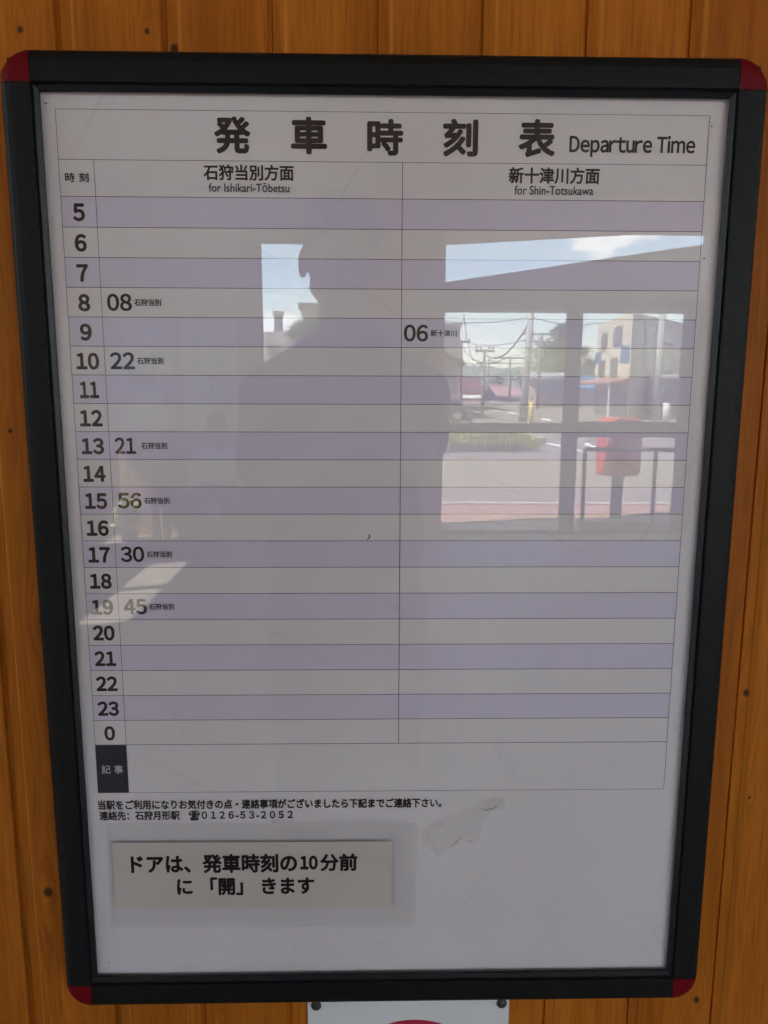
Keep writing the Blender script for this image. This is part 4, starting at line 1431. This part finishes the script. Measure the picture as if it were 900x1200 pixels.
# seen through the tall window
house('flat_roofed_block', 'pinkish flat roofed block seen through the tall window', 'building', 250, 358, 388.5, -24, 8, mat('pinkish_wall', (0.46, 0.36, 0.31), rough=0.9, var=0.05), None, wins=[(312, 402, 330, 420), (280, 402, 298, 420)])
a, b = at(320.5, 364, -25), at(329.5, 389, -25)
CH = thing('brick_chimney', 'square grey chimney standing on the flat roofed block', 'chimney', ((a.x + b.x) / 2, -25.2, b.z))
MB().box(a.x, b.x, -25.5, -25, b.z, a.z - 0.12).build('stack', M_greyb, CH)
MB().box(a.x - 0.04, b.x + 0.04, -25.54, -24.96, a.z - 0.118, a.z).build('cap', M_tan, CH)
house('stair_tower', 'narrow tower with dark parapet beside the flat roofed block', 'tower', 353, 385, 362, -27, 5, M_yell, M_greyb)

# ---- trees
def tree(px, ytop, ybot, Y, rw, m, label, seed, n_l=4200, size=0.15):
    top, bot = at(px, ytop, Y), at(px, ybot, Y)
    T = thing('broadleaf_tree', label, 'tree', (top.x, Y, GZ), 'trees along the street')
    rnd_ = random.Random(seed)
    hgt = top.z - bot.z
    cz = (top.z + bot.z) / 2
    mb_ = MB()
    br = MB()
    br.tube([(top.x, Y, GZ), (top.x + 0.1, Y, bot.z + hgt * 0.2), (top.x, Y, cz + hgt * 0.25)], [0.09 * rw, 0.06 * rw, 0.02 * rw], 10)
    for _ in range(16):
        a_ = rnd_.uniform(0, 6.28)
        zc_ = rnd_.uniform(bot.z + hgt * 0.12, top.z - hgt * 0.1)
        f_ = (zc_ - bot.z) / hgt
        rr_ = rw * (1.0 - 0.75 * f_ ** 1.5) * rnd_.uniform(0.35, 0.8)
        c_ = Vector((top.x + math.cos(a_) * rr_, Y + math.sin(a_) * rr_ * 0.8, zc_))
        br.tube([(top.x, Y, max(bot.z * 0.6, zc_ - hgt * 0.25)), c_], [0.03 * rw, 0.01 * rw], 6)
        s_ = rw * rnd_.uniform(0.26, 0.46)
        leaves(mb_, rnd_, c_, (s_, s_, s_ * 0.75), n_l // 16, size)
    leaves(mb_, rnd_, (top.x, Y, top.z - hgt * 0.12), (rw * 0.22, rw * 0.22, hgt * 0.16), n_l // 10, size)
    br.build('trunk', mat('bark', (0.10, 0.075, 0.055), rough=0.95), T)
    mb_.build('crown', m, T)


M_lf1 = mat('leaf_light', (0.20, 0.28, 0.06), rough=0.6, var=0.4, scale=1.5)
M_lf2 = mat('leaf_dark', (0.06, 0.085, 0.04), rough=0.6, var=0.4, scale=1.2)
tree(647, 400, 450, -56, 3.3, M_lf1, 'light green rounded tree behind the blue roof', 5)
tree(663, 377, 440, -64, 2.9, M_lf2, 'dark pointed tree rising behind the light green one', 6)
tree(583, 440, 470, -95, 3.2, M_lf2, 'small dark tree far down the street', 8, 1800)
tree(362, 374, 396, -22, 0.9, M_lf1, 'small yellow-green tree seen through the tall window', 9, 1200, 0.07)
tree(690, 420, 460, -75, 2.6, M_lf2, 'dark tree behind the pale low house', 10, 1800)

# ---- parked van
va, vb = at(510, 467, -30), at(553, 492, -30)
V = thing('parked_van', 'dark maroon van parked by the beige house', 'van', (at(531, 492, -30).x, -30, GZ))
M_van = mat('maroon_paint', (0.075, 0.030, 0.032), rough=0.3, spec=0.6, coat=0.5)
M_tyre = mat('tyre_rubber', (0.02, 0.02, 0.02), rough=0.9)
x1_ = vb.x
x0_ = x1_ - 3.3
zt_ = va.z
prof = [(x0_, 0.32), (x0_, zt_ - 0.5), (x0_ + 0.15, zt_ - 0.05), (x0_ + 0.35, zt_), (x1_ - 0.75, zt_), (x1_ - 0.55, zt_ - 0.06), (x1_ - 0.12, zt_ - 0.75), (x1_, zt_ - 0.85), (x1_, 0.32)]
MB().prism([(x, -30, z + 0.0) for x, z in prof], (0, -1.45, 0)).build('body', M_van, V, bevel=0.03)
for xa_, xb_ in ((x0_ + 0.35, x0_ + 1.4), (x0_ + 1.5, x1_ - 0.85)):
    MB().box(xa_, xb_, -30.01, -29.985, zt_ - 0.62, zt_ - 0.16).build('window', M_glassdark, V)
for x in (x0_ + 0.6, x1_ - 0.6):
    wv = MB().tube([(x, -29.96, GZ + 0.29), (x, -30.2, GZ + 0.29)], 0.29, 18).build('wheel', M_tyre, V)
    MB().tube([(x, -29.95, GZ + 0.29), (x, -30.0, GZ + 0.29)], 0.16, 14).build('rim', M_pole, wv)

# ================================================================ people
M_skin = mat('skin', (0.42, 0.24, 0.17), rough=0.5, spec=0.4, var=0.05, scale=20)
M_hair = mat('black_hair', (0.014, 0.012, 0.011), rough=0.5)
M_navyc = mat('dark_cloth', (0.030, 0.030, 0.038), rough=0.9, var=0.1, scale=12, bump=0.2, bscale=400)
M_trous = mat('dark_trousers', (0.035, 0.033, 0.035), rough=0.9, bump=0.2, bscale=400)
M_shirtw = mat('pale_shirt', (0.84, 0.86, 0.90), rough=0.8, var=0.10, scale=25, bump=0.3, bscale=90)
M_khaki = mat('khaki_trousers', (0.26, 0.22, 0.18), rough=0.9)
M_shoe = mat('shoe_leather', (0.03, 0.026, 0.024), rough=0.5)
M_eyew = mat('eye_white', (0.7, 0.68, 0.65), rough=0.3)
M_lipm = mat('lip', (0.36, 0.14, 0.12), rough=0.5)


def fuse(mb, name, m, parent, voxel=0.006, smooth=6):
    """closed overlapping volumes -> one continuous skin"""
    o_ = mb.build(name, m, parent)
    md = o_.modifiers.new('remesh', 'REMESH')
    md.mode = 'VOXEL'
    md.voxel_size = voxel
    sm = o_.modifiers.new('smooth', 'SMOOTH')
    sm.factor = 0.5
    sm.iterations = smooth
    dg = bpy.context.evaluated_depsgraph_get()
    me = bpy.data.meshes.new_from_object(o_.evaluated_get(dg))
    o_.modifiers.clear()
    o_.data = me
    me.materials.clear()
    me.materials.append(m)
    me.polygons.foreach_set('use_smooth', [True] * len(me.polygons))
    return o_


def hand(mb, wrist, d, nrm, thumb_side, curl=0.5, s=1.0):
    """palm + four unequal fingers + thumb; d fingers' direction, nrm = out of the back of the hand"""
    wrist, d, nrm = Vector(wrist), Vector(d).normalized(), Vector(nrm).normalized()
    side = d.cross(nrm).normalized() * thumb_side
    for k in (-1.5, -0.5, 0.5, 1.5):
        base = wrist + d * 0.088 * s + side * k * 0.0195 * s
        mb.cap(wrist + side * k * 0.010 * s, base, 0.0155 * s, 0.0115 * s)
    for k, ln in ((1.5, 0.072), (0.5, 0.082), (-0.5, 0.076), (-1.5, 0.060)):
        p = wrist + d * 0.088 * s + side * k * 0.0195 * s
        dirn = d.copy()
        for j, fr_ in enumerate((0.44, 0.31, 0.25)):
            ang = curl * (0.7 + 0.55 * j) + (1.5 - k) * 0.03
            dirn = (d * math.cos(ang) - nrm * math.sin(ang)).normalized()
            q = p + dirn * ln * fr_ * s
            mb.cap(p, q, 0.0090 * s * (1 - 0.10 * j), 0.0082 * s * (1 - 0.11 * j))
            p = q
    p = wrist + d * 0.028 * s + side * 0.026 * s
    t1 = (side * 0.75 + d * 0.62 - nrm * 0.30).normalized()
    t2 = (side * 0.30 + d * 0.80 - nrm * 0.55).normalized()
    q = p + t1 * 0.040 * s
    mb.cap(p, q, 0.014 * s, 0.0115 * s)
    r_ = q + t2 * 0.032 * s
    mb.cap(q, r_, 0.0108 * s, 0.0095 * s)
    mb.cap(r_, r_ + t2 * 0.022 * s, 0.0095 * s, 0.0080 * s)


def head(mb, c, fwd, up, P, s=1.0):
    """skull, jaw, nose, ears into mb; eyes, lips and brows become children"""
    c, fwd, up = Vector(c), Vector(fwd).normalized(), Vector(up).normalized()
    rt = fwd.cross(up).normalized()
    up = rt.cross(fwd).normalized()
    R = Matrix((rt, fwd, up)).transposed()
    L = lambda x, y, z: c + R @ (Vector((x, y, z)) * s)
    mb.ell(L(0, -0.012, 0.030), (0.076 * s, 0.096 * s, 0.088 * s), 24, R)
    mb.ell(L(0, 0.018, -0.020), (0.066 * s, 0.070 * s, 0.078 * s), 24, R)
    mb.ell(L(0, 0.042, -0.078), (0.040 * s, 0.036 * s, 0.034 * s), 18, R)
    mb.cap(L(-0.045, 0.0, -0.050), L(-0.020, 0.050, -0.085), 0.024 * s, 0.020 * s)
    mb.cap(L(0.045, 0.0, -0.050), L(0.020, 0.050, -0.085), 0.024 * s, 0.020 * s)
    mb.cap(L(0, 0.086, 0.010), L(0, 0.104, -0.026), 0.008 * s, 0.012 * s)
    for sd in (-1, 1):
        mb.ell(L(sd * 0.010, 0.094, -0.029), (0.009 * s,) * 3, 10, R)
        mb.ell(L(sd * 0.081, -0.008, -0.006), (0.011 * s, 0.020 * s, 0.032 * s), 14, R)
        mb.ell(L(sd * 0.040, 0.060, -0.022), (0.024 * s, 0.020 * s, 0.024 * s), 14, R)
    mb.cap(L(-0.030, 0.078, 0.022), L(0.030, 0.078, 0.022), 0.011 * s, 0.011 * s)
    mb.cap(L(-0.018, 0.080, -0.052), L(0.018, 0.080, -0.052), 0.010 * s, 0.010 * s)
    for sd in (-1, 1):
        MB().ell(L(sd * 0.031, 0.082, 0.003), (0.013 * s, 0.006 * s, 0.006 * s), 12, R).build('eye', M_eyew, P, smooth=True)
        MB().ell(L(sd * 0.031, 0.0865, 0.003), (0.0052 * s, 0.003 * s, 0.0052 * s), 10, R).build('iris', M_hair, P, smooth=True)
        MB().cap(L(sd * 0.016, 0.091, 0.021), L(sd * 0.046, 0.082, 0.021), 0.004 * s, 0.003 * s).build('eyebrow', M_hair, P, smooth=True)
    MB().ell(L(0, 0.0895, -0.052), (0.022 * s, 0.006 * s, 0.0065 * s), 12, R).build('mouth', M_lipm, P, smooth=True)
    h = MB()
    h.ell(L(0, -0.022, 0.046), (0.084 * s, 0.100 * s, 0.086 * s), 24, R)
    h.ell(L(0, -0.050, 0.000), (0.078 * s, 0.070 * s, 0.075 * s), 20, R)
    rr = random.Random(2)
    for _ in range(36):
        a_ = rr.uniform(0, 6.28)
        e_ = rr.uniform(0.15, 1.3)
        v_ = Vector((math.cos(a_) * math.cos(e_) * 0.080, math.sin(a_) * math.cos(e_) * 0.094 - 0.022, math.sin(e_) * 0.084 + 0.046))
        h.ell(L(*v_), (0.016 * s, 0.018 * s, 0.016 * s), 8, R)
    fuse(h, 'hair', M_hair, P, 0.006, 3)
    return L


# photographer, standing right behind the phone
hc = at(401, 306, -1.02)
PH = thing('person', 'person in dark short sleeves standing and holding up a phone', 'person', (hc.x, -1.06, 0))
bx = hc.x + 0.005
body = MB()
fwd = Vector((0.05, 1, -0.18))
head(body, hc, fwd, (0.03, 0.18, 1), PH, 1.04)
zs = at(330, 404, -1.06).z
shL, shR = Vector((bx - 0.170, -1.08, zs - 0.118)), Vector((bx + 0.165, -1.08, zs - 0.115))
elL, elR = Vector((bx - 0.165, -0.90, 1.24)), Vector((bx + 0.155, -0.86, 1.30))
phone_c = Vector((EYE[0] - 0.004, -0.716, EYE[2] - 0.058))
wrL = phone_c + Vector((-0.082, -0.052, -0.075))
wrR = phone_c + Vector((0.082, -0.052, -0.080))
body.cap((hc.x, -1.06, hc.z - 0.10), (bx, -1.085, zs + 0.0), 0.055, 0.062)
body.cap((bx - 0.02, -1.09, zs - 0.03), shL, 0.062, 0.055)
body.cap((bx + 0.02, -1.09, zs - 0.03), shR, 0.062, 0.055)
body.ell((bx, -1.08, zs - 0.20), (0.165, 0.105, 0.20), 24)
body.ell((bx, -1.07, zs - 0.43), (0.150, 0.105, 0.20), 24)
body.ell((bx, -1.07, zs - 0.60), (0.165, 0.110, 0.14), 24)
body.cap(shL, elL, 0.048, 0.038)
body.cap(shR, elR, 0.048, 0.038)
body.cap(elL, wrL, 0.037, 0.026)
body.cap(elR, wrR, 0.037, 0.026)
hand(body, wrL, (0.30, 0.45, 0.85), (-0.75, 0.55, 0.05), -1, 0.55)
hand(body, wrR, (-0.30, 0.45, 0.85), (0.75, 0.55, 0.05), 1, 0.55)
hipz = 0.90
for sd in (-1, 1):
    hp, kn, an = Vector((bx + sd * 0.09, -1.07, hipz)), Vector((bx + sd * 0.088, -1.05, 0.49)), Vector((bx + sd * 0.085, -1.09, 0.085))
    body.cap(hp, kn, 0.082, 0.055)
    body.cap(kn, an, 0.052, 0.036)
    body.cap(an + Vector((0, -0.02, -0.04)), an + Vector((sd * 0.02, 0.15, -0.05)), 0.034, 0.028)
fuse(body, 'body', M_skin, PH, 0.0055, 4)
sh = MB()
sh.cap((bx, -1.088, zs - 0.005), (bx, -1.088, zs - 0.04), 0.074, 0.085)
sh.cap((bx - 0.03, -1.09, zs - 0.035), shL, 0.078, 0.078)
sh.cap((bx + 0.03, -1.09, zs - 0.035), shR, 0.078, 0.078)
sh.ell((bx, -1.08, zs - 0.20), (0.190, 0.130, 0.22), 24)
sh.ell((bx, -1.07, zs - 0.43), (0.185, 0.132, 0.22), 24)
sh.ell((bx, -1.07, zs - 0.61), (0.190, 0.135, 0.15), 24)
sh.cap(shL, shL.lerp(elL, 0.80), 0.074, 0.066)
sh.cap(shR, shR.lerp(elR, 0.70), 0.072, 0.066)
fuse(sh, 'shirt', M_navyc, PH, 0.010, 5)
tr_ = MB()
for sd in (-1, 1):
    hp, kn, an = Vector((bx + sd * 0.09, -1.07, hipz)), Vector((bx + sd * 0.088, -1.05, 0.49)), Vector((bx + sd * 0.085, -1.09, 0.10))
    tr_.cap(hp, kn, 0.102, 0.090)
    tr_.cap(kn, an, 0.088, 0.080)
tr_.ell((bx, -1.07, 0.93), (0.175, 0.122, 0.12), 20)
fuse(tr_, 'trousers', M_trous, PH, 0.012, 4)
for sd in (-1, 1):
    s_ = MB()
    an = Vector((bx + sd * 0.085, -1.09, 0.045))
    s_.cap(an + Vector((0, -0.05, 0)), an + Vector((sd * 0.025, 0.17, -0.005)), 0.045, 0.038)
    fuse(s_, 'shoe', M_shoe, PH, 0.010, 2)
M_phone = mat('phone_black', (0.015, 0.015, 0.018), rough=0.25, spec=0.6)
PN = thing('smartphone', 'black smartphone held upright by the photographer', 'phone', phone_c - Vector((0, 0, 0.074)))
Rp = Matrix([list(map(float, r)) for r in RM])
pm = MB()
ol = rounded(0.037, 0.074, 0.010, 6)
vs = []
for d_ in (0.006, 0.014):
    for x, z in ol:
        q = Vector(EYE) + Rp @ Vector((x - 0.004, -d_, z - 0.058))
        vs.append(q)
k_ = len(ol)
pm.add(vs, [tuple(range(k_)), tuple(range(2 * k_ - 1, k_ - 1, -1))] + [(i, i + k_, (i + 1) % k_ + k_, (i + 1) % k_) for i in range(k_)])
pm.build('case', M_phone, PN, fix=True)
q = Vector(EYE) + Rp @ Vector((0, -0.0045, 0))
pm = MB().tube([Vector(EYE) + Rp @ Vector((0, -0.0062, 0)), q], 0.006, 16)
pm.build('lens', M_glassdark, PN)

# seated traveller on the bench
sc_ = at(254, 501, -5.95)
SP = thing('person', 'person in pale shirt seated on the bench looking down at their hands', 'person', (sc_.x, -6.1, 0))
body = MB()
fw = Vector((0.35, 1, -0.30))
head(body, sc_, fw, (0.1, 0.28, 1), SP, 1.0)
x_ = sc_.x + 0.0
zs = sc_.z - 0.205
yS = -6.08
shL, shR = Vector((x_ - 0.18, yS, zs - 0.06)), Vector((x_ + 0.18, yS, zs - 0.07))
elL, elR = Vector((x_ - 0.235, yS + 0.09, zs - 0.33)), Vector((x_ + 0.235, yS + 0.09, zs - 0.33))
wrL, wrR = Vector((x_ - 0.07, yS + 0.31, zs - 0.36)), Vector((x_ + 0.11, yS + 0.31, zs - 0.36))
body.cap((sc_.x, -5.99, sc_.z - 0.09), (x_, yS, zs + 0.01), 0.052, 0.058)
body.cap((x_, yS, zs - 0.03), shL, 0.058, 0.05)
body.cap((x_, yS, zs - 0.03), shR, 0.058, 0.05)
body.ell((x_, yS, zs - 0.19), (0.155, 0.10, 0.19), 22)
body.ell((x_, yS - 0.02, zs - 0.40), (0.15, 0.10, 0.18), 22)
body.ell((x_, yS - 0.02, 0.52), (0.165, 0.12, 0.10), 22)
for a_, b_, c_ in ((shL, elL, wrL), (shR, elR, wrR)):
    body.cap(a_, b_, 0.046, 0.037)
    body.cap(b_, c_, 0.036, 0.025)
hand(body, wrL, (0.75, 0.55, -0.1), (0.1, 0.2, 1), -1, 0.5)
hand(body, wrR, (-0.75, 0.55, -0.1), (-0.1, 0.2, 1), 1, 0.5)
legs = []
for sd in (-1, 1):
    hp, kn, an = Vector((x_ + sd * 0.09, yS, 0.52)), Vector((x_ + sd * 0.13, yS + 0.43, 0.51)), Vector((x_ + sd * 0.12, yS + 0.42, 0.085))
    legs.append((hp, kn, an))
    body.cap(hp, kn, 0.078, 0.055)
    body.cap(kn, an, 0.05, 0.035)
    body.cap(an + Vector((0, -0.03, -0.04)), an + Vector((0, 0.13, -0.05)), 0.033, 0.028)
fuse(body, 'body', M_skin, SP, 0.006, 4)
sh = MB()
sh.cap((x_, yS, zs), (x_, yS, zs - 0.04), 0.070, 0.08)
sh.cap((x_, yS, zs - 0.035), shL, 0.074, 0.070)
sh.cap((x_, yS, zs - 0.035), shR, 0.074, 0.070)
sh.ell((x_, yS, zs - 0.19), (0.182, 0.125, 0.20), 22)
sh.ell((x_, yS - 0.02, zs - 0.40), (0.180, 0.130, 0.19), 22)
sh.cap(shL, shL.lerp(elL, 0.86), 0.068, 0.070)
sh.cap(shR, shR.lerp(elR, 0.86), 0.068, 0.070)
fuse(sh, 'shirt', M_shirtw, SP, 0.010, 4)
tr_ = MB()
for hp, kn, an in legs:
    tr_.cap(hp, kn, 0.093, 0.072)
    tr_.cap(kn, an + Vector((0, 0, 0.03)), 0.070, 0.058)
tr_.ell((x_, yS - 0.02, 0.53), (0.178, 0.13, 0.102), 20)
fuse(tr_, 'trousers', M_khaki, SP, 0.012, 4)
for hp, kn, an in legs:
    s_ = MB()
    s_.cap(an + Vector((0, -0.06, -0.042)), an + Vector((0, 0.16, -0.045)), 0.043, 0.036)
    fuse(s_, 'shoe', M_shoe, SP, 0.010, 2)
